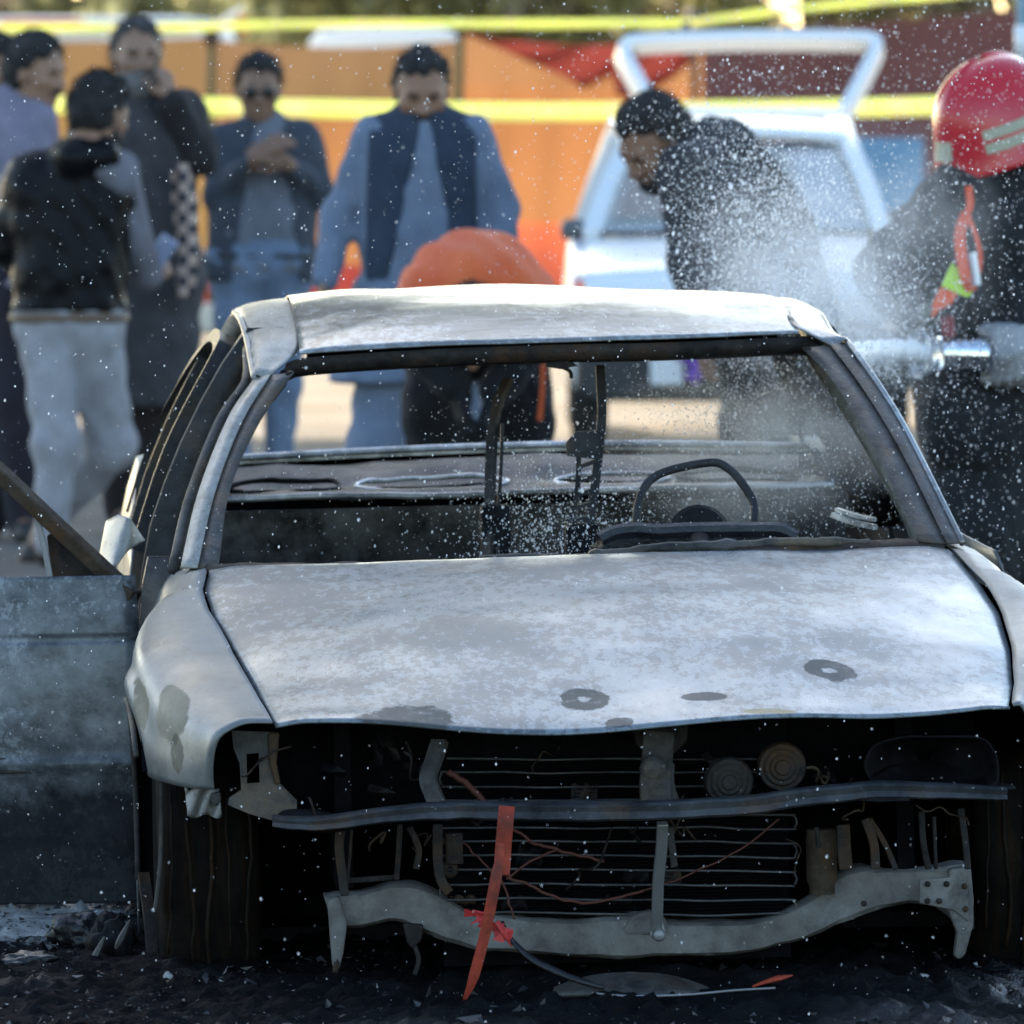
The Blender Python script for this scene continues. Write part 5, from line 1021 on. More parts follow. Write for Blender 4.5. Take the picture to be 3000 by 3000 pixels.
def merge(parts):
    V, Q, o = [], [], 0
    for v, q in parts: V.append(v); Q.append(q + o); o += len(v)
    return np.concatenate(V), np.concatenate(Q)
SK = {}
def skin(col):
    if col not in SK:
        s = NT('skin'); c = s.mix(s.noise(25, 5), tuple(x * .82 for x in col), col); s.b.inputs['Subsurface Weight'].default_value = .08; s.b.inputs['Subsurface Radius'].default_value = (.01, .004, .002); SK[col] = s.fin(c, .55)
    return SK[col]
HAIR = plain('dark_hair', (.012, .010, .010), .75, 0, .4, 60, .5, .004); GREY = plain('grey_beard', (.16, .15, .145), .7, 0, .5, 60, .5, .004)
LEATHER = plain('shoe_leather', (.03, .025, .022), .5)
class Person:
    def __init__(s, Y, label, head, yaw, pitch, J, roll=0, hs=1.0, skin_col=(.28, .15, .095), neck=None):
        """J: joints as (px, py, dy) in the photograph at depth Y+dy; s/e/w = shoulder elbow wrist, h/k/a = hip knee ankle; A = on the left of the photograph, B on the right"""
        s.Y = Y; s.j = {k: (W(v[0], v[1], Y + v[2]) if v[1] is not None else Vector((W(v[0], 0, Y + v[2]).x, Y + v[2], .085))) for k, v in J.items()}
        j = s.j; s.root = empty('person', ((j['hA'].x + j['hB'].x) / 2, Y, 0)); tag(s.root, label, 'person')
        s.o = np.array(s.root.location); s.H = head_frame(W(head[0], head[1], Y + head[2]), yaw, pitch, roll, hs); s.sc = skin(skin_col); s.hands = []; s.hs = hs
        s.neck = (j['sA'] + j['sB']) / 2 + Vector((0, 0, .03)) if neck is None else W(*neck[:2], Y + neck[2])
    def off(s, V): return V - s.o
    def torso(s, e=0.0, hem=None, depth=1.0, drop=0):
        j = s.j; sA, sB, hA, hB = j['sA'], j['sB'], j['hA'], j['hB']; m = (sA + sB) / 2; hp = (hA + hB) / 2
        iA, iB = sA.lerp(m, .30), sB.lerp(m, .30); wA, wB = sA.lerp(hA, .62).lerp((m.lerp(hp, .62)), .30), sB.lerp(hB, .62).lerp((m.lerp(hp, .62)), .30)
        nb = m + Vector((0, 0, .030)); dn = Vector((0, 0, -.012)); P = [('c', nb, sA.lerp(m, .05) + dn, .060 + e, .050 + e), ('c', nb, sB.lerp(m, .05) + dn, .060 + e, .050 + e), ('c', iA + (hp - m) * .18, wA, .098 + e, .095 + e), ('c', iB + (hp - m) * .18, wB, .098 + e, .095 + e), ('c', m + (hp - m) * .15, m.lerp(hp, .7), .105 + e, .105 + e), ('c', wA, hA, .095 + e, .10 + e), ('c', wB, hB, .095 + e, .10 + e), ('c', hA, hB, .100 + e, .100 + e), ('c', m, s.neck + Vector((0, 0, .02)), .058 + e * .6, .054 + e * .3)]
        return P
    def arm(s, k, e=0.0, upto=1.0, r=(.056, .046, .034)):
        j = s.j; a, b, c = j['s' + k], j['e' + k], j['w' + k]; c = b.lerp(c, upto)
        return [('c', a, b, r[0] + e, r[1] + e, .028), ('c', b, c, r[1] + e, r[2] + e, .028)]
    def leg(s, k, e=0.0, r=(.088, .062, .042), upto=1.0):
        j = s.j; a, b, c = j['h' + k], j['k' + k], j['a' + k]; c = b.lerp(c, upto)
        return [('c', a, b, r[0] + e, r[1] + e), ('c', b, c, r[1] + e, r[2] + e)]
    def hand(s, k, d, nrm, side, curl=.5): s.hands.append((s.j['w' + k], d, nrm, side, curl)); return s
    def body(s):
        feet = []
        for k in 'AB':
            if 'a' + k in s.j: feet += [('c', s.j['a' + k], s.j.get('t' + k, s.j['a' + k] + Vector((0, -.14, -.05))), .042, .030)]
        parts = [grow(s.torso(-.008) + s.arm('A', -.006) + s.arm('B', -.006) + s.leg('A', -.006) + s.leg('B', -.006) + feet + [('c', s.neck, s.H @ Vector((0, -.03, -.11)), .055, .052)], .017, .045), head_mesh(s.H, .125)]
        for h in s.hands: parts.append(grow(hand_prims(*h), .0062, .008, pad=.015))
        V, Q = merge(parts); s.b = quad_obj('body', s.off(V), Q, s.sc, s.root)
        for sx in (-.032, .032):
            b = MB(); b.lathe([(0, .0135), (.004, .0128), (.007, .009), (.0085, 0)], 12, s.H @ Matrix.Translation((sx, .0745, .004)) @ Matrix.Rotation(R(-90), 4, 'X'))
            b.v = [tuple(np.array(v) - s.o) for v in b.v]; b.obj('eye', HAIR, s.b, True)
        for sx in (-1, 1):
            b = MB(); b.tube([s.H @ Vector((sx * .018, .094, .022)), s.H @ Vector((sx * .034, .092, .027)), s.H @ Vector((sx * .052, .080, .020))], [.004, .005, .003], 6)
            b.v = [tuple(np.array(v) - s.o) for v in b.v]; b.obj('eyebrow', HAIR, s.b, True)
        return s
    def part(s, name, prims, m, h=.015, k=.05, amp=.004, f=19, cut=None, seed=0, parent=None, post=None):
        V, Q = grow(prims, h, k, amp * .8, f, cut, seed=seed, post=post); return quad_obj(name, s.off(V), Q, m, parent or s.root)
    def hair(s, kind='short', m=None, seed=0):
        V, Q = hair_mesh(s.H, kind, seed); V = s.off(V); c = np.array(s.H.translation) - s.o; r_ = np.random.default_rng(seed + 50)
        n = 900; p = V[r_.integers(0, len(V), n)]; nr = p - c; nr /= np.linalg.norm(nr, axis=1)[:, None]; up = np.array([s.H[0][2], s.H[1][2], s.H[2][2]]); bk = -np.array([s.H[0][1], s.H[1][1], s.H[2][1]])
        tn = bk * .7 - up * .5 + r_.normal(0, .5, (n, 3)); tn -= nr * (tn * nr).sum(1)[:, None]; tn /= np.linalg.norm(tn, axis=1)[:, None] + 1e-6; sd = np.cross(nr, tn) * .0032; L = r_.uniform(.012, .030, (n, 1)); b0 = p - nr * .003
        T = np.stack([b0 - sd, b0 + sd, b0 + tn * L * .6 + nr * L * .45 + sd * .6, b0 + tn * L + nr * L * .5], 1).reshape(-1, 3)
        quad_obj('hair', np.concatenate([V, T]), np.concatenate([Q, np.arange(n * 4).reshape(-1, 4) + len(V)]), m or HAIR, s.root)
    def beard(s, full=.0, m=None): V, Q = beard_mesh(s.H, full); quad_obj('beard', s.off(V), Q, m or HAIR, s.root)
    def moustache(s, m=None): V, Q = stache_mesh(s.H); quad_obj('moustache', s.off(V), Q, m or HAIR, s.root)
    def mb(s, b, name, m, smooth=True, bevel=0, parent=None):
        b.v = [tuple(np.array(v) - s.o) for v in b.v]; return b.obj(name, m, parent or s.root, smooth, bevel, 40 if smooth else 0)
    def shoes(s, m=None, ks='AB'):
        for k in ks:
            a = s.j['a' + k]; t = s.j.get('t' + k, a + Vector((0, -.14, -.05))); s.part('shoe', [('c', a + Vector((0, .02, -.03)), t, .050, .042), ('c', a, a + Vector((0, .03, -.04)), .048, .05)], m or LEATHER, .013, .03, 0, cut=(lambda P: .004 - P[..., 2]) if a.z < .2 else None)
    def collar(s, m, r=.068, t=.024, lift=.02, open_=0.0):
        c = s.neck + Vector((0, 0, lift)); f = Vector((s.H[0][1], s.H[1][1], 0)).normalized(); g = Vector((-f.y, f.x, 0)); P = []
        a = np.linspace(R(8 + open_), R(352 - open_), 14); pts = [c + f * r * math.cos(x) * 1.05 + g * r * math.sin(x) + Vector((0, 0, -.022 * math.cos(x))) for x in a]
        for i in range(13): P.append(('c', pts[i], pts[i + 1], t, t, .01)); P.append(('c', pts[i] + Vector((0, 0, .022)), pts[i + 1] + Vector((0, 0, .022)), t * .62, t * .62, .01))
        s.part('collar', P, m, .0095, .012, 0)
    def belt(s, m, z0, z1):
        s.part('belt', s.torso(.020), m, .013, .05, 0, cut=lambda P: np.abs(P[..., 2] - (z0 + z1) / 2) - (z1 - z0) / 2)
def below(z): return lambda P: P[..., 2] - z
def above(z): return lambda P: z - P[..., 2]

# 1 the man in the dark waistcoat, looking down
p = Person(26, 'person in a navy waistcoat over a blue tunic, moustached, looking down at the wreck', (1234, 265, -.02), R(6), R(24),
    dict(sA=(1092, 395, 0), sB=(1382, 392, 0), eA=(992, 640, .02), eB=(1468, 600, .02), wA=(950, 825, -.08), wB=(1478, 780, -.10), hA=(1150, 905, 0), hB=(1320, 905, 0), kA=(1105, 1300, -.05), kB=(1328, 1300, .05), aA=(1085, None, 0), aB=(1335, None, .1)), hs=1.02)
p.hand('A', (-.1, -.1, -1), (-1, .2, 0), 1, .3).hand('B', (.1, -.3, -1), (1, .2, 0), -1, .3).body(); p.hair('short', seed=1); p.moustache()
BLUE = cloth('blue_tunic_cloth', (.20, .245, .33), (.13, .165, .235)); NAVY = cloth('navy_waistcoat_cloth', (.042, .058, .090), (.028, .040, .064))
p.part('tunic', p.torso(.010) + p.arm('A', .010, .96) + p.arm('B', .012, .96) + [('c', p.j['hA'], p.j['kA'] + Vector((0, 0, .18)), .13, .16), ('c', p.j['hB'], p.j['kB'] + Vector((0, 0, .18)), .13, .16)], BLUE, .015, .06, .006, cut=above(W(0, 1120, 26).z), seed=1)
p.part('trousers', p.leg('A', .028) + p.leg('B', .028), BLUE, .016, .05, .006, seed=2)
cx = W(1235, 0, 26).x
def vcut(P):
    ax = np.abs(P[..., 0] - (cx + .012 - (1.45 - P[..., 2]) * .02)); wid = np.interp(P[..., 2], [1.0, 1.15, 1.35, 1.50, 1.56], [.115, .09, .055, .022, .012])
    front = np.maximum(ax - wid, P[..., 1] - (26 - .02)); return np.maximum(-front, W(0, 850, 26).z - P[..., 2])
def noarm(P): return np.maximum(np.abs(P[..., 0] - W(1237, 0, 26).x) - .175 - .02 * (1.5 - P[..., 2]), vcut(P))
p.part('waistcoat', p.torso(.024), NAVY, .012, .05, .004, cut=noarm, seed=3)
p.collar(cloth('pale_collar_cloth', (.26, .29, .36)), .064, .020, .015, 14)
p.shoes()

# 2 the man in sunglasses and blazer
p = Person(31, 'person in sunglasses and a grey blazer over jeans, hands held to his chest', (758, 262, -.03), R(4), R(10),
    dict(sA=(652, 408, 0), sB=(893, 400, 0), eA=(640, 575, -.03), eB=(938, 565, -.02), wA=(748, 462, -.22), wB=(842, 478, -.20), hA=(690, 790, 0), hB=(842, 790, 0), kA=(690, 1130, -.02), kB=(825, 1130, .03), aA=(690, None, 0), aB=(815, None, .08)), hs=.98, skin_col=(.24, .13, .082))
p.hand('A', (.75, -.2, .55), (-.3, -.8, .3), 1, .55).hand('B', (-.75, -.2, .45), (.3, -.8, .3), -1, .55).body(); p.hair('thick', seed=2)
b = MB()
for sx in (-.034, .034): b.lathe([(0, .004), (.018, .003), (.023, 0), (.018, -.003), (0, -.004)], 16, p.H @ Matrix.Translation((sx, .100, .004)) @ Matrix.Rotation(R(-90), 4, 'X') @ Matrix.Scale(1.1, 4, (1, 0, 0)))
b.tube([p.H @ Vector((x, y, .008)) for x, y in ((-.082, 0), (-.074, .07), (-.055, .094), (0, .106), (.055, .094), (.074, .07), (.082, 0))], .003, 6)
p.mb(b, 'sunglasses', plain('dark_lens', (.008, .008, .01), .12))
BLZ = cloth('grey_blazer_cloth', (.075, .084, .105), (.048, .055, .07)); TEE = cloth('slate_shirt_cloth', (.20, .215, .25), (.15, .16, .195)); DEN = cloth('denim', (.21, .27, .38), (.13, .18, .26))
p.part('shirt', p.torso(.012), TEE, .015, .05, .004, cut=above(W(0, 800, 31).z), seed=4)
cx2 = W(770, 0, 31).x
def bl_cut(P):
    ax = np.abs(P[..., 0] - cx2 - .02); wid = np.interp(P[..., 2], [.95, 1.1, 1.3, 1.5], [.125, .10, .075, .045]); front = np.maximum(ax - wid, P[..., 1] - 30.98)
    return np.maximum(-front, W(0, 825, 31).z - P[..., 2])
p.part('blazer', p.torso(.018) + p.arm('A', .008, .86) + p.arm('B', .008, .78), BLZ, .014, .05, .005, cut=bl_cut, seed=5)
p.belt(plain('black_belt', (.015, .015, .015), .5), W(0, 762, 31).z, W(0, 735, 31).z)
p.collar(BLZ, .066, .022, .012, 25)
p.part('jeans', p.leg('A', .008) + p.leg('B', .008) + [('c', p.j['hA'] + Vector((0, 0, .03)), p.j['hB'] + Vector((0, 0, .03)), .118, .118), ('c', p.j['hA'] + Vector((.02, 0, .10)), p.j['hB'] + Vector((-.02, 0, .10)), .112, .112)], DEN, .015, .05, .005, seed=6); p.shoes()
sung = p

# 3 the bearded man on the telephone, long grey tunic
p = Person(30, 'person with a grey beard and long dark tunic, holding a phone to his ear', (402, 165, -.02), R(14), R(4),
    dict(sA=(268, 350, 0), sB=(535, 335, 0), eA=(225, 560, .03), eB=(580, 455, -.06), wA=(235, 740, -.05), wB=(500, 292, -.13), hA=(345, 800, 0), hB=(480, 800, 0), kA=(365, 1130, 0), kB=(455, 1130, 0), aA=(365, None, 0), aB=(450, None, .1)), hs=1.08, skin_col=(.30, .17, .11))
p.hand('A', (0, -.1, -1), (-1, 0, 0), 1, .3).hand('B', (-.25, .05, 1), (.75, -.65, 0), -1, .75).body(); p.hair('short', plain('greying_hair', (.045, .042, .04), .8, 0, .4, 60, .5, .004), 3); p.beard(.022, GREY); p.moustache(GREY)
CHR = cloth('charcoal_tunic_cloth', (.075, .072, .076), (.05, .048, .052)); BRN = cloth('dark_brown_cloth', (.035, .026, .026))
p.part('tunic', p.torso(.026) + p.arm('A', .026, .94) + [('c', p.j['hA'], p.j['kA'] + Vector((-.02, 0, -.05)), .14, .15), ('c', p.j['hB'], p.j['kB'] + Vector((.02, 0, -.05)), .14, .15)], CHR, .016, .07, .006, cut=above(W(0, 1190, 30).z), seed=7)
p.part('sleeve', p.arm('B', .030, .90) + [('c', p.j['sB'].lerp(p.j['sA'], .12), p.j['sB'], .06, .085)], cloth('dark_sleeve_cloth', (.030, .026, .027)), .014, .05, .006, seed=8)
p.part('trousers', p.leg('A', .035) + p.leg('B', .035), BRN, .017, .05, .005, seed=9); p.shoes()
p.collar(cloth('cream_collar', (.45, .38, .32)), .070, .022, .02, 10)
beard = p
ph = MB(); c0 = p.j['wB'] + Vector((-.055, -.075, .115)); q = Matrix.Rotation(R(18), 3, 'Y'); ph.box(c0, (.014, .060, .12), q)
tag(ph.obj('mobile_phone', plain('black_phone', (.012, .012, .014), .2), None, False, .004), 'black phone held against the bearded man\'s ear', 'phone')
# checked shawl hanging from his arm
cs = NT('checked_shawl_cloth'); ck = cs.new('TexChecker'); ck.inputs['Scale'].default_value = 26; cs.l.new(cs.coord((1, .0, 1), (0, .01, 0)), ck.inputs[0]); ck.inputs[1].default_value = (.42, .31, .25, 1); ck.inputs[2].default_value = (.045, .04, .05, 1); cs.fin(ck.outputs[0], .9)
V = []
for i in range(40):
    for k in range(20):
        w = i / 39; q = k / 19; x0 = np.interp(w, [0, .3, .7, 1], [505, 508, 520, 520]); x1 = np.interp(w, [0, .3, .7, 1], [548, 575, 588, 560]); c = W(x0 + (x1 - x0) * q, 480 + (870 - 480) * w, 29.78)
        V.append((c.x, c.y + .03 * math.sin(q * 7 + w * 2), c.z))
o = mesh_obj('checked_shawl', V, grid_faces(40, 20), cs.m); solid(o, .012, 0); tag(o, 'black and cream checked shawl hanging from the bearded man\'s raised arm', 'shawl')

# 4 the man in the black leather jacket, back towards us
p = Person(28, 'person seen from behind in a black leather jacket with grey sleeves and pale trousers', (292, 335, .02), R(140), R(18),
    dict(sA=(85, 510, .02), sB=(340, 500, .02), eA=(22, 720, .08), eB=(385, 690, .05), wA=(110, 800, .30), wB=(432, 815, .14), hA=(135, 960, 0), hB=(270, 960, 0), kA=(165, 1290, -.05), kB=(325, 1310, .12), aA=(150, None, -.05), aB=(150, 1520, .30), tB=(75, 1660, .26), tA=(190, None, .1)), hs=1.03, neck=(272, 425, .02))
p.j['tA'].z = .04
p.hand('A', (.6, .5, -.1), (0, 0, 1), 1, .5).hand('B', (.5, .5, .35), (.6, -.5, .4), -1, .7).body(); p.hair('thick', seed=4); p.beard(.0)
LTH = NT('black_leather'); nn = LTH.noise(9, 5, .6); LTH.bump(LTH.math('ADD', nn, LTH.math('MULTIPLY', LTH.noise(120, 3), .15)), .7, .03); LTH.fin((.004, .004, .005), .34, 0, .16)
GRS = cloth('grey_sleeve_cloth', (.20, .19, .215), (.15, .145, .165)); PALE = cloth('pale_trouser_cloth', (.42, .41, .43), (.30, .29, .31))
p.part('jacket', p.torso(.022) + p.arm('A', .022, .95) + [('c', W(215, 455, 27.92), W(300, 455, 27.92), .062, .058)], LTH.m, .015, .055, .007, cut=above(W(0, 912, 28).z), seed=11)
p.part('sleeve', [('c', W(285, 475, 27.94), W(345, 530, 27.97), .058, .070)] + p.arm('B', .022, .92), GRS, .014, .05, .006, seed=12)
p.collar(LTH.m, .070, .022, .0)
p.belt(plain('brown_belt', (.14, .085, .05), .5), W(0, 945, 28).z, W(0, 912, 28).z)
p.part('trousers', p.leg('A', .014) + p.leg('B', .018) + [('c', p.j['hA'] + Vector((0, 0, .03)), p.j['hB'] + Vector((0, 0, .03)), .115, .115)], PALE, .015, .05, .007, seed=13)
p.shoes(plain('dark_sandal', (.03, .022, .02), .6))
jk = p
ph = MB(); ph.box(p.j['wB'] + Vector((.045, .0, .085)), (.07, .012, .13), Matrix.Rotation(R(35), 3, 'Y') @ Matrix.Rotation(R(20), 3, 'Z'))
tag(ph.obj('mobile_phone', plain('silver_phone', (.30, .34, .48), .2, .3), None, False, .004), 'silvery phone in the hand of the leather-jacketed man', 'phone')

# 5 the moustached man in profile, lilac shirt
p = Person(29.5, 'person in profile with a moustache and a lilac shirt at the left edge', (108, 212, -.02), R(62), R(12),
    dict(sA=(-75, 345, .05), sB=(105, 350, -.05), eA=(-110, 560, .1), eB=(60, 590, -.12), wA=(-90, 760, .05), wB=(85, 770, -.22), hA=(-40, 830, .05), hB=(75, 830, -.03), kA=(-40, 1150, .05), kB=(70, 1150, -.05), aA=(-40, None, .1), aB=(80, None, -.05)), hs=1.04, skin_col=(.30, .165, .105))
p.hand('A', (0, -.1, -1), (-1, 0, 0), 1, .3).hand('B', (.3, -.3, -1), (1, 0, 0), -1, .3).body(); p.hair('thick', seed=5); p.moustache()
p.part('shirt', p.torso(.022) + p.arm('A', .024, .95) + p.arm('B', .024, .95), cloth('lilac_shirt_cloth', (.26, .24, .31), (.19, .175, .24)), .015, .05, .006, cut=above(W(0, 840, 29.5).z), seed=14)
p.collar(cloth('lilac_collar', (.26, .24, .31)), .066, .022, .015, 14)
p.part('trousers', p.leg('A', .040) + p.leg('B', .040) + [('c', p.j['hA'], p.j['hB'], .12, .12)], cloth('dark_plum_cloth', (.028, .024, .034)), .017, .05, .006, seed=15); p.shoes()

# 6 the man half out of frame at the left edge
p = Person(31, 'person almost out of frame at the left edge, only dark hair and cheek showing', (-12, 205, 0), R(50), R(5),
    dict(sA=(-180, 370, .05), sB=(-40, 375, -.05), eA=(-200, 560, .1), eB=(-60, 590, -.1), wA=(-190, 740, .05), wB=(-40, 760, -.2), hA=(-140, 810, .05), hB=(-50, 810, 0), kA=(-140, 1120, 0), kB=(-55, 1120, 0), aA=(-140, None, 0), aB=(-50, None, .1)))
p.body(); p.hair('thick', seed=6); p.part('shirt', p.torso(.022) + p.arm('A', .024, 1) + p.arm('B', .024, 1), cloth('dark_shirt_cloth', (.03, .03, .04)), .018, .05, .005); p.part('trousers', p.leg('A', .035) + p.leg('B', .035), cloth('dark_trouser_cloth', (.03, .028, .034)), .018, .05, .005); p.shoes()

# 7 the man bent double in the orange vest: back humped above the roof
p = Person(24.2, 'person bent double in a bright orange vest and black trousers right behind the roof', (1385, 960, -.52), R(0), R(75),
    dict(sA=(1296, 850, -.34), sB=(1490, 858, -.34), eA=(1235, 1010, -.42), eB=(1540, 1010, -.42), wA=(1330, 1130, -.46), wB=(1450, 1150, -.46), hA=(1300, 905, .10), hB=(1490, 905, .10), kA=(1275, 1200, .0), kB=(1530, 1220, .05), aA=(1270, None, .08), aB=(1540, None, .1)), neck=(1388, 850, -.42))
p.body(); p.hair('short', seed=7)
ORV = cloth('orange_vest_cloth', (.82, .18, .06), (.66, .095, .03), .7, 260, 4, .1); BLK = cloth('black_trouser_cloth', (.012, .012, .014), (.008, .008, .009))
mb_ = [('c', W(1322, 826, 24.0), W(1460, 828, 24.0), .100, .100), ('c', W(1385, 806, 23.98), W(1390, 870, 24.1), .10, .11)]
p.part('vest', p.torso(.032) + mb_, ORV, .014, .10, .009, 13, seed=16)
p.part('trousers', p.leg('A', .030) + p.leg('B', .030) + [('c', p.j['hA'] + Vector((0, .02, -.06)), p.j['hB'] + Vector((0, .02, -.06)), .13, .13)], BLK, .015, .05, .006, seed=17)
for kk, dd, nn_, sd_ in (('A', (.3, -.3, -1), (-1, -.3, 0), 1), ('B', (-.3, -.3, -1), (1, -.3, 0), -1)): p.part('glove', hand_prims(p.j['w' + kk], dd, nn_, sd_, .5, 1.15), BLK, .0075, .010, 0)
p.part('sleeve', p.arm('A', .022, .95), BLK, .014, .04, .004); p.part('sleeve', p.arm('B', .022, .95), BLK, .014, .04, .004)
b = MB(); b.strip([W(1592, 1060, 24.1), W(1590, 1130, 24.1), W(1582, 1230, 24.12)], .014, .012, 10); p.mb(b, 'side_stripe', ORV, False); p.shoes()

# 8 the man in a dark jacket bending to the left in front of the white car
p = Person(25.6, 'person in a dark speckled jacket bending to the left beside the white hatchback', (1915, 420, -.06), R(-58), R(40),
    dict(sA=(2015, 500, -.16), sB=(2150, 480, .14), eA=(2040, 760, -.24), eB=(2230, 720, .16), wA=(2060, 960, -.36), wB=(2130, 930, .0), hA=(2215, 905, -.06), hB=(2320, 910, .08), kA=(2200, 1260, -.14), kB=(2330, 1260, .08), aA=(2220, None, .0), aB=(2350, None, .1)), roll=R(-8), hs=1.12, neck=(2045, 455, -.02))
p.hand('A', (-.1, -.4, -1), (-1, -.2, 0), 1, .4).hand('B', (-.2, -.3, -1), (1, 0, 0), -1, .4).body(); p.hair('thick', seed=8); p.beard(.004)
DJK = cloth('black_jacket_cloth', (.055, .055, .060), (.035, .035, .04))
p.part('jacket', p.torso(.040) + p.arm('A', .040, .95) + p.arm('B', .036, .95) + [('c', W(2120, 470, 25.6), W(2250, 700, 25.65), .13, .16)], DJK, .015, .06, .006, seed=18)
p.part('collar', [('c', W(2020, 440, 25.55), W(2075, 410, 25.65), .045, .05), ('c', W(2010, 480, 25.48), W(2050, 430, 25.5), .03, .03)], cloth('grey_collar_cloth', (.22, .21, .21)), .011, .03, 0)
p.part('trousers', p.leg('A', .034) + p.leg('B', .034) + [('c', p.j['hA'], p.j['hB'], .13, .13)], cloth('dark_grey_trousers', (.03, .03, .034)), .016, .05, .006, seed=19); p.shoes()
bend = p

# 9 the firefighter with the nozzle
FY = 20.6
p = Person(FY, 'person in black fire gear and a red helmet, aiming a hose nozzle at the car', (2925, 430, -.02), R(-52), R(28),
    dict(sA=(2805, 590, -.10), sB=(3050, 600, .10), eA=(2605, 800, -.12), eB=(3130, 860, .0), wA=(2790, 985, -.02), wB=(2985, 1055, -.22), hA=(2870, 1120, 0), hB=(3030, 1120, .05), kA=(2850, 1560, -.10), kB=(3050, 1540, .05), aA=(2855, None, 0), aB=(3080, None, .1)), hs=1.08, neck=(2935, 540, .02))
p.body()
TUR = cloth('black_fire_cloth', (.022, .023, .026), (.013, .014, .016))
p.part('coat', p.torso(.042) + p.arm('A', .032, .55, (.066, .056, .05)) + p.arm('B', .034, .9) + [('c', p.j['hA'], p.j['kA'] + Vector((0, 0, .28)), .15, .15), ('c', p.j['hB'], p.j['kB'] + Vector((0, 0, .28)), .15, .15)], TUR, .015, .06, .008, seed=20)
p.part('cuff', [('c', p.j['eA'].lerp(p.j['wA'], .45), p.j['eA'].lerp(p.j['wA'], .98), .088, .064)], cloth('grey_green_cuff', (.20, .22, .20), (.15, .17, .14)), .013, .03, .004)
p.part('trousers', p.leg('A', .058) + p.leg('B', .058), TUR, .016, .05, .008, seed=21); p.shoes(plain('fire_boot', (.02, .02, .02), .4))
# helmet: shell with a ridge, peak and reflective band
Hh = p.H; b = MB(); rows = []
Hh = p.H @ Matrix.Rotation(R(8), 4, 'X')
for i, (f_, zz_) in enumerate(((1.16, -.055), (1.10, -.030), (1.055, 0), (1.0, .045), (.93, .085), (.80, .125), (.60, .155), (.34, .175), (.06, .182))):
    rows.append([Hh @ Vector((.128 * f_ * math.cos(a), (.158 * f_ + (.030 if i == 0 and math.sin(a) < 0 else 0)) * math.sin(a) - .012, zz_ + .03 - (.020 * max(0, -math.sin(a)) if i == 0 else 0) + (.010 * math.exp(-(math.cos(a) / .16) ** 2) if i > 2 else 0))) for a in np.linspace(0, 2 * np.pi, 49)[:-1]])
G = np.array([[list(v) for v in r] for r in rows]); hm = quad_obj('helmet', p.off(G.reshape(-1, 3)), np.array(grid_faces(len(rows), 48, True)), plain('red_helmet_shell', (.50, .018, .030), .22, 0, .1, 6, .05), p.root); solid(hm, .006, 1)
md = hm.modifiers.new('sm', 'SUBSURF'); md.levels = md.render_levels = 1
bandm = plain('reflective_band', (.36, .34, .24), .5)
for f_, z_ in ((1.085, .006), (1.05, .038)):
    b = MB(); b.strip([Hh @ Vector((.128 * f_ * math.cos(a), .158 * f_ * math.sin(a) - .012, z_ + .03)) for a in np.linspace(R(132), R(240), 40)], .006, .026); p.mb(b, 'helmet_band', bandm, False, 0, hm)
b = MB(); b.strip([Hh @ Vector((.128 * 1.08 * math.cos(a), .158 * 1.08 * math.sin(a) - .012, .045)) for a in np.linspace(R(72), R(98), 8)], .006, .05); p.mb(b, 'helmet_badge', bandm, False, 0, hm)
# orange and lime strap bundle on the chest
dF = -.30
b = MB(); b.strip([W(2838, 545, FY + dF), W(2842, 600, FY + dF), W(2832, 628, FY + dF)], .018, .006, 10); b.strip([W(2832, 625, FY + dF), W(2812, 690, FY + dF), W(2826, 800, FY + dF - .02), W(2846, 850, FY + dF)], .028, .006, 16); b.strip([W(2834, 628, FY + dF), W(2862, 700, FY + dF), W(2872, 770, FY + dF), W(2850, 850, FY + dF)], .012, .006, 16)
p.mb(b, 'orange_strap', plain('orange_webbing', (.80, .10, .03), .6), False)
b = MB(); b.plate([W(2790, 770, FY + dF), W(2832, 810, FY + dF), W(2852, 850, FY + dF), W(2838, 872, FY + dF), W(2806, 862, FY + dF), W(2758, 838, FY + dF)], .02); p.mb(b, 'lime_tab', plain('lime_fabric', (.55, .85, .06), .6), False, .004)
b = MB(); b.plate([W(2756, 840, FY + dF - .01), W(2806, 862, FY + dF - .01), W(2790, 890, FY + dF - .01), W(2752, 910, FY + dF - .01), W(2730, 935, FY + dF - .01), W(2734, 890, FY + dF - .01)], .02); p.mb(b, 'orange_flap', plain('orange_fabric', (.85, .12, .03), .6), False, .004)
b = MB(); b.plate([W(2756, 930, FY + dF - .02), W(2795, 925, FY + dF - .02), W(2800, 990, FY + dF - .02), W(2764, 990, FY + dF - .02)], .03); p.mb(b, 'red_pouch', plain('dark_red_fabric', (.20, .015, .02), .7), False, .006)
b = MB(); b.tube([W(2848, 740, FY + dF - .02), W(2856, 790, FY + dF - .02), W(2862, 835, FY + dF - .02)], .011, 8); p.mb(b, 'clip', plain('pale_metal_clip', (.55, .57, .65), .3, .5))
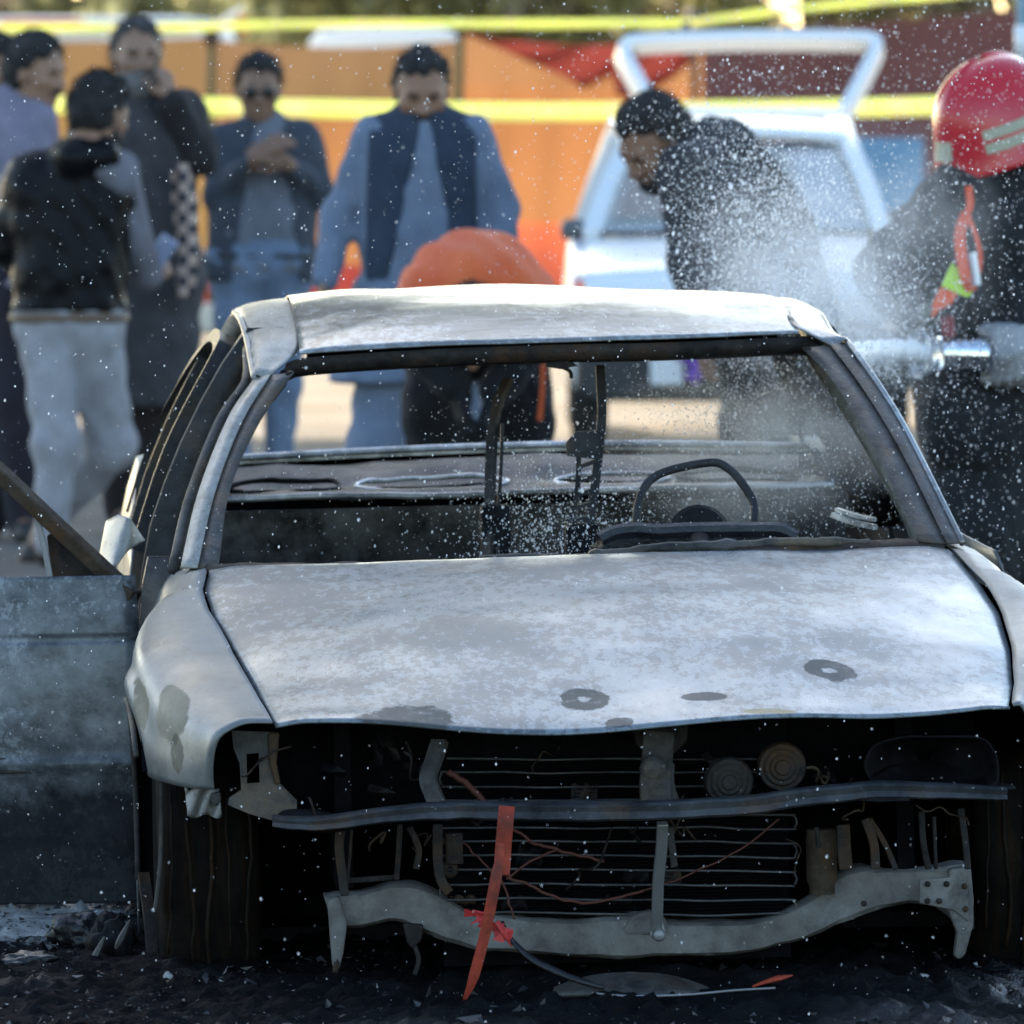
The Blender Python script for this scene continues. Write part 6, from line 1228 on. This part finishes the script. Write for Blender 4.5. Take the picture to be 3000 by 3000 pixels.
# gloved hand closed round the nozzle handle
NZ = W(2700, 1036, FY - .30); n1 = W(2915, 1040, FY - .24); ax = (n1 - NZ).normalized(); up = Vector((0, 0, 1)); tw = ax.cross(up).normalized()
tw = tw if tw.y < 0 else -tw; gp = []
for k in range(4):
    c = n1 + ax * (-.012 + .026 * k); arc = [c + (up * math.cos(a) + tw * math.sin(a)) * (.068 + .002 * (k == 1)) for a in np.linspace(R(-20), R(205 - 12 * k), 5)]
    gp += [('c', arc[i_], arc[i_ + 1], .0165, .0160, .006) for i_ in range(4)]
gp += [('e', n1 + ax * .03 - tw * .045 + up * .02, (.055, .030, .055)), ('c', n1 + ax * .05 - tw * .02 + up * .055, n1 + ax * -.035 + up * .062 + tw * .012, .021, .015, .012), ('c', n1 + ax * .06 - tw * .03, p.j['wB'] + Vector((.08, .0, -.01)), .045, .046), ('c', p.j['wB'] + Vector((.08, .0, -.01)), p.j['wB'] + Vector((.2, .04, -.05)), .052, .066)]
V, Q = grow(gp, .0065, .02, .0012, 60, pad=.02); quad_obj('glove', p.off(V), Q, cloth('pale_grey_glove', (.46, .46, .47), (.22, .21, .21)), p.root)
fire = p
NZ = W(2700, 1036, FY - .30); n1 = W(2915, 1040, FY - .24); ax = (n1 - NZ).normalized(); qz = (-ax).to_track_quat('Z', 'Y').to_matrix().to_4x4()
noz = empty('hose_nozzle', n1); tag(noz, 'chrome hose nozzle with a flared glassy mouth in the firefighter\'s glove', 'nozzle')
L = (n1 - NZ).length
def nz(name, prof, m): b = MB(); b.lathe([(r_ * 1.28, z_) for r_, z_ in prof], 36, qz); return b.obj(name, m, noz, True, 0, 45)
nz('barrel', [(0, -.02), (.040, -.02), (.042, 0), (.042, .005), (.036, .010), (.036, .075), (.034, .080), (.034, .085), (.036, .088), (.036, .108), (.033, .112), (.033, .118), (.036, .122), (.036, L - .045), (.030, L - .042), (0, L - .04)], M['chrome'])
nz('grip_ring', [(.037, .0), (.047, .004), (.047, .018), (.037, .022)], M['steel'])
mz = NT('clear_mouth'); mz.b.inputs['Transmission Weight'].default_value = .8; mz.fin((.8, .85, .9), .15)
nz('mouth', [(.030, L - .045), (.034, L - .03), (.042, L - .01), (.052, L + .004), (.050, L + .012), (.040, L + .004), (.028, L - .03)], mz.m)
b = MB(); o_ = n1; b.tube([Vector((0, 0, 0)), -ax * -.06 + Vector((.02, .0, .0)), Vector((.20, .03, -.02)), Vector((.42, .12, -.10)), Vector((.62, .3, -.75)), Vector((.85, .6, -1.0)), Vector((2.2, 1.2, -1.0))], .032, 14, 40); b.obj('hose', plain('dirty_hose', (.20, .17, .14), .8), noz, True)
# ------------------------------------------------------------------ water: jet, splash, drops in the air
wm = NT('white_water'); wm.b.inputs['Subsurface Weight'].default_value = .4; wm.b.inputs['Subsurface Radius'].default_value = (.05, .05, .05); wm.bump(wm.noise(40, 5), .8, .01); wm.fin((.94, .96, .98), .3)
JE = W(2385, 1062, 17.5)
P = cr([NZ, NZ.lerp(JE, .25) + Vector((0, 0, .012)), NZ.lerp(JE, .6) + Vector((0, 0, .01)), JE], 60); P = P + .004 * fbm(P * 25, 2)[:, None]
V, F = tube_data(P, np.interp(np.arange(60), [0, 6, 30, 59], [.026, .026, .026, .036]) * (1 + .10 * fbm(P * 14, 3)), 16)
V = V + .006 * fbm(V * 30, 3)[:, None]
tag(mesh_obj('water_jet', V, F, wm.m), 'thick white jet of water shooting left from the nozzle onto the roof corner', 'water jet')
dm = NT('water_drop'); g_ = dm.new('BsdfGlass'); g_.inputs['Roughness'].default_value = .05; g_.inputs['IOR'].default_value = 1.33; t_ = dm.new('BsdfTranslucent'); t_.inputs[0].default_value = (.9, .93, .97, 1); d_ = dm.new('BsdfDiffuse'); d_.inputs[0].default_value = (.9, .92, .95, 1)
x1 = dm.new('MixShader'); x1.inputs[0].default_value = .5; dm.l.new(t_.outputs[0], x1.inputs[1]); dm.l.new(d_.outputs[0], x1.inputs[2]); x2 = dm.new('MixShader'); x2.inputs[0].default_value = .6
dm.l.new(g_.outputs[0], x2.inputs[1]); dm.l.new(x1.outputs[0], x2.inputs[2]); dm.l.new(x2.outputs[0], dm.out.inputs[0])
_b = bmesh.new(); bmesh.ops.create_icosphere(_b, subdivisions=1, radius=1); IV = np.array([v.co[:] for v in _b.verts]); IF = np.array([[v.index for v in f.verts] for f in _b.faces]); _b.free()
def drops(name, C, r, label, stretch=None):
    n = len(C); st = np.ones((n, 3)); st[:, 2] *= rng.uniform(.9, 1.7, n) if stretch is None else stretch
    V = (C[:, None] + IV[None] * r[:, None, None] * st[:, None]).reshape(-1, 3); F = (IF[None] + (np.arange(n) * len(IV))[:, None, None]).reshape(-1, 3)
    me = bpy.data.meshes.new(name); me.vertices.add(len(V)); me.vertices.foreach_set('co', V.astype(np.float32).ravel()); me.loops.add(len(F) * 3); me.loops.foreach_set('vertex_index', F.astype(np.int32).ravel())
    me.polygons.add(len(F)); me.polygons.foreach_set('loop_start', np.arange(0, len(F) * 3, 3, dtype=np.int32)); me.polygons.foreach_set('use_smooth', np.ones(len(F), bool)); me.materials.append(dm.m); me.update(calc_edges=True)
    tag(link(bpy.data.objects.new(name, me)), label, 'water', None, 'stuff')
def keep(C):                                   # drops do not hang inside the bodywork or under the ground
    q = np.array(CMI.to_3x3()); t = np.array(CMI.translation); L_ = C @ q.T + t
    ins = (np.abs(L_[:, 0]) < .85) & (L_[:, 1] > .1) & (L_[:, 1] < 1.25) & (L_[:, 2] < .95 - .15 * (1.2 - L_[:, 1]))
    return ~ins & (C[:, 2] > .16)
def cloud(n, c, s, r0, r1):
    C = rng.normal(0, 1, (n, 3)) * s + np.array(list(c)); k = keep(C); C = C[k]; r = r0 * np.exp(rng.normal(0, r1, len(C))); return C, r
# sparse drops everywhere round the wreck
n = 7000; Yd = rng.uniform(12.6, 17.8, n); C = np.stack([rng.uniform(-1.15, 1.15, n) * Yd / 14, Yd, rng.uniform(.15, 1.95, n)], 1); k = keep(C); C = C[k]; drops('water_drops', C, np.minimum(.00066 * np.exp(rng.normal(0, .5, len(C))), .0019), 'sparse white water drops falling all round the wreck')
parts = [cloud(2600, W(2560, 560, 17.6), (.42, .9, .34), .00105, .4), cloud(1600, W(2750, 900, 17.6), (.25, .9, .5), .0010, .4), cloud(800, W(2300, 300, 18.5), (.45, .9, .2), .00105, .35), cloud(1300, W(2900, 1300, 17.5), (.2, .8, .5), .00095, .4)]
drops('heavy_drops', np.concatenate([q[0] for q in parts]), np.concatenate([q[1] for q in parts]), 'heavier drops flying between the roof corner and the firefighter')
parts = [(lambda t_: (np.array([list(NZ.lerp(JE, x)) for x in t_]) + rng.normal(0, 1, (len(t_), 3)) * (.018 + .05 * t_[:, None]) + [0, 0, .01], .0009 * np.exp(rng.normal(0, .5, len(t_)))))(rng.uniform(0.05, 1, 2600)), cloud(11000, W(2320, 760, 17.3), (.115, .35, .12), .00085, .5), cloud(7000, W(2420, 920, 17.3), (.12, .3, .085), .0008, .5), cloud(6500, W(2180, 620, 17.4), (.11, .35, .14), .0008, .5), cloud(2500, W(2520, 960, 18.6), (.14, .5, .10), .0008, .4),
         cloud(3500, W(2140, 1230, 16.6), (.10, .25, .06), .0007, .4), cloud(3000, W(2260, 1330, 16.4), (.13, .3, .10), .0007, .4), cloud(2300, W(1650, 1560, 15.9), (.12, .2, .07), .0010, .5), cloud(4000, W(2050, 1420, 16.2), (.28, .4, .13), .0007, .4), cloud(2000, W(2480, 700, 18.4), (.2, .5, .2), .0008, .4)]
drops('fine_spray', np.concatenate([q[0] for q in parts]), np.concatenate([q[1] for q in parts]), 'fine white spray bursting over the roof corner and through the cabin')
# soft mist: real volumes of fine water
def mist(name, c, r, dens, label, rot=0):
    bm = bmesh.new(); bmesh.ops.create_icosphere(bm, subdivisions=3, radius=1); me = bpy.data.meshes.new(name); bm.to_mesh(me); bm.free()
    m = bpy.data.materials.new(name); m.use_nodes = True; t = m.node_tree; n = t.nodes; n.remove(n['Principled BSDF']); l = t.links
    v = n.new('ShaderNodeVolumePrincipled'); v.inputs['Color'].default_value = (.93, .95, .98, 1); v.inputs['Anisotropy'].default_value = .3
    tc = n.new('ShaderNodeTexCoord'); ln = n.new('ShaderNodeVectorMath'); ln.operation = 'LENGTH'; l.new(tc.outputs['Object'], ln.inputs[0])
    no = n.new('ShaderNodeTexNoise'); no.inputs['Scale'].default_value = 2.2; no.inputs['Detail'].default_value = 4; l.new(tc.outputs['Object'], no.inputs['Vector'])
    a = n.new('ShaderNodeMapRange'); a.inputs['From Min'].default_value = 1.0; a.inputs['From Max'].default_value = .0; l.new(ln.outputs['Value'], a.inputs['Value'])
    b = n.new('ShaderNodeMapRange'); b.inputs['From Min'].default_value = .38; b.inputs['From Max'].default_value = .68; l.new(no.outputs['Fac'], b.inputs['Value'])
    p = n.new('ShaderNodeMath'); p.operation = 'MULTIPLY'; l.new(a.outputs[0], p.inputs[0]); l.new(b.outputs[0], p.inputs[1])
    q = n.new('ShaderNodeMath'); q.operation = 'MULTIPLY'; l.new(p.outputs[0], q.inputs[0]); q.inputs[1].default_value = dens; l.new(q.outputs[0], v.inputs['Density']); l.new(v.outputs[0], n['Material Output'].inputs['Volume'])
    me.materials.append(m); o = link(bpy.data.objects.new(name, me)); o.location = c; o.scale = r; o.rotation_euler = (0, rot, 0); tag(o, label, 'mist', None, 'stuff'); return o
mist('water_mist', W(2360, 830, 18.3), (.30, .40, .24), 5.5, 'soft white mist hanging over the roof corner', .5)
mist('water_mist', W(2190, 1300, 16.5), (.34, .34, .20), 4.5, 'soft steam drifting inside the cabin behind the steering wheel')
mist('water_mist', W(2600, 720, 18.9), (.30, .30, .36), 2.2, 'faint mist drifting in front of the firefighter')
scene.cycles.volume_step_rate = 3; scene.cycles.volume_bounces = 1
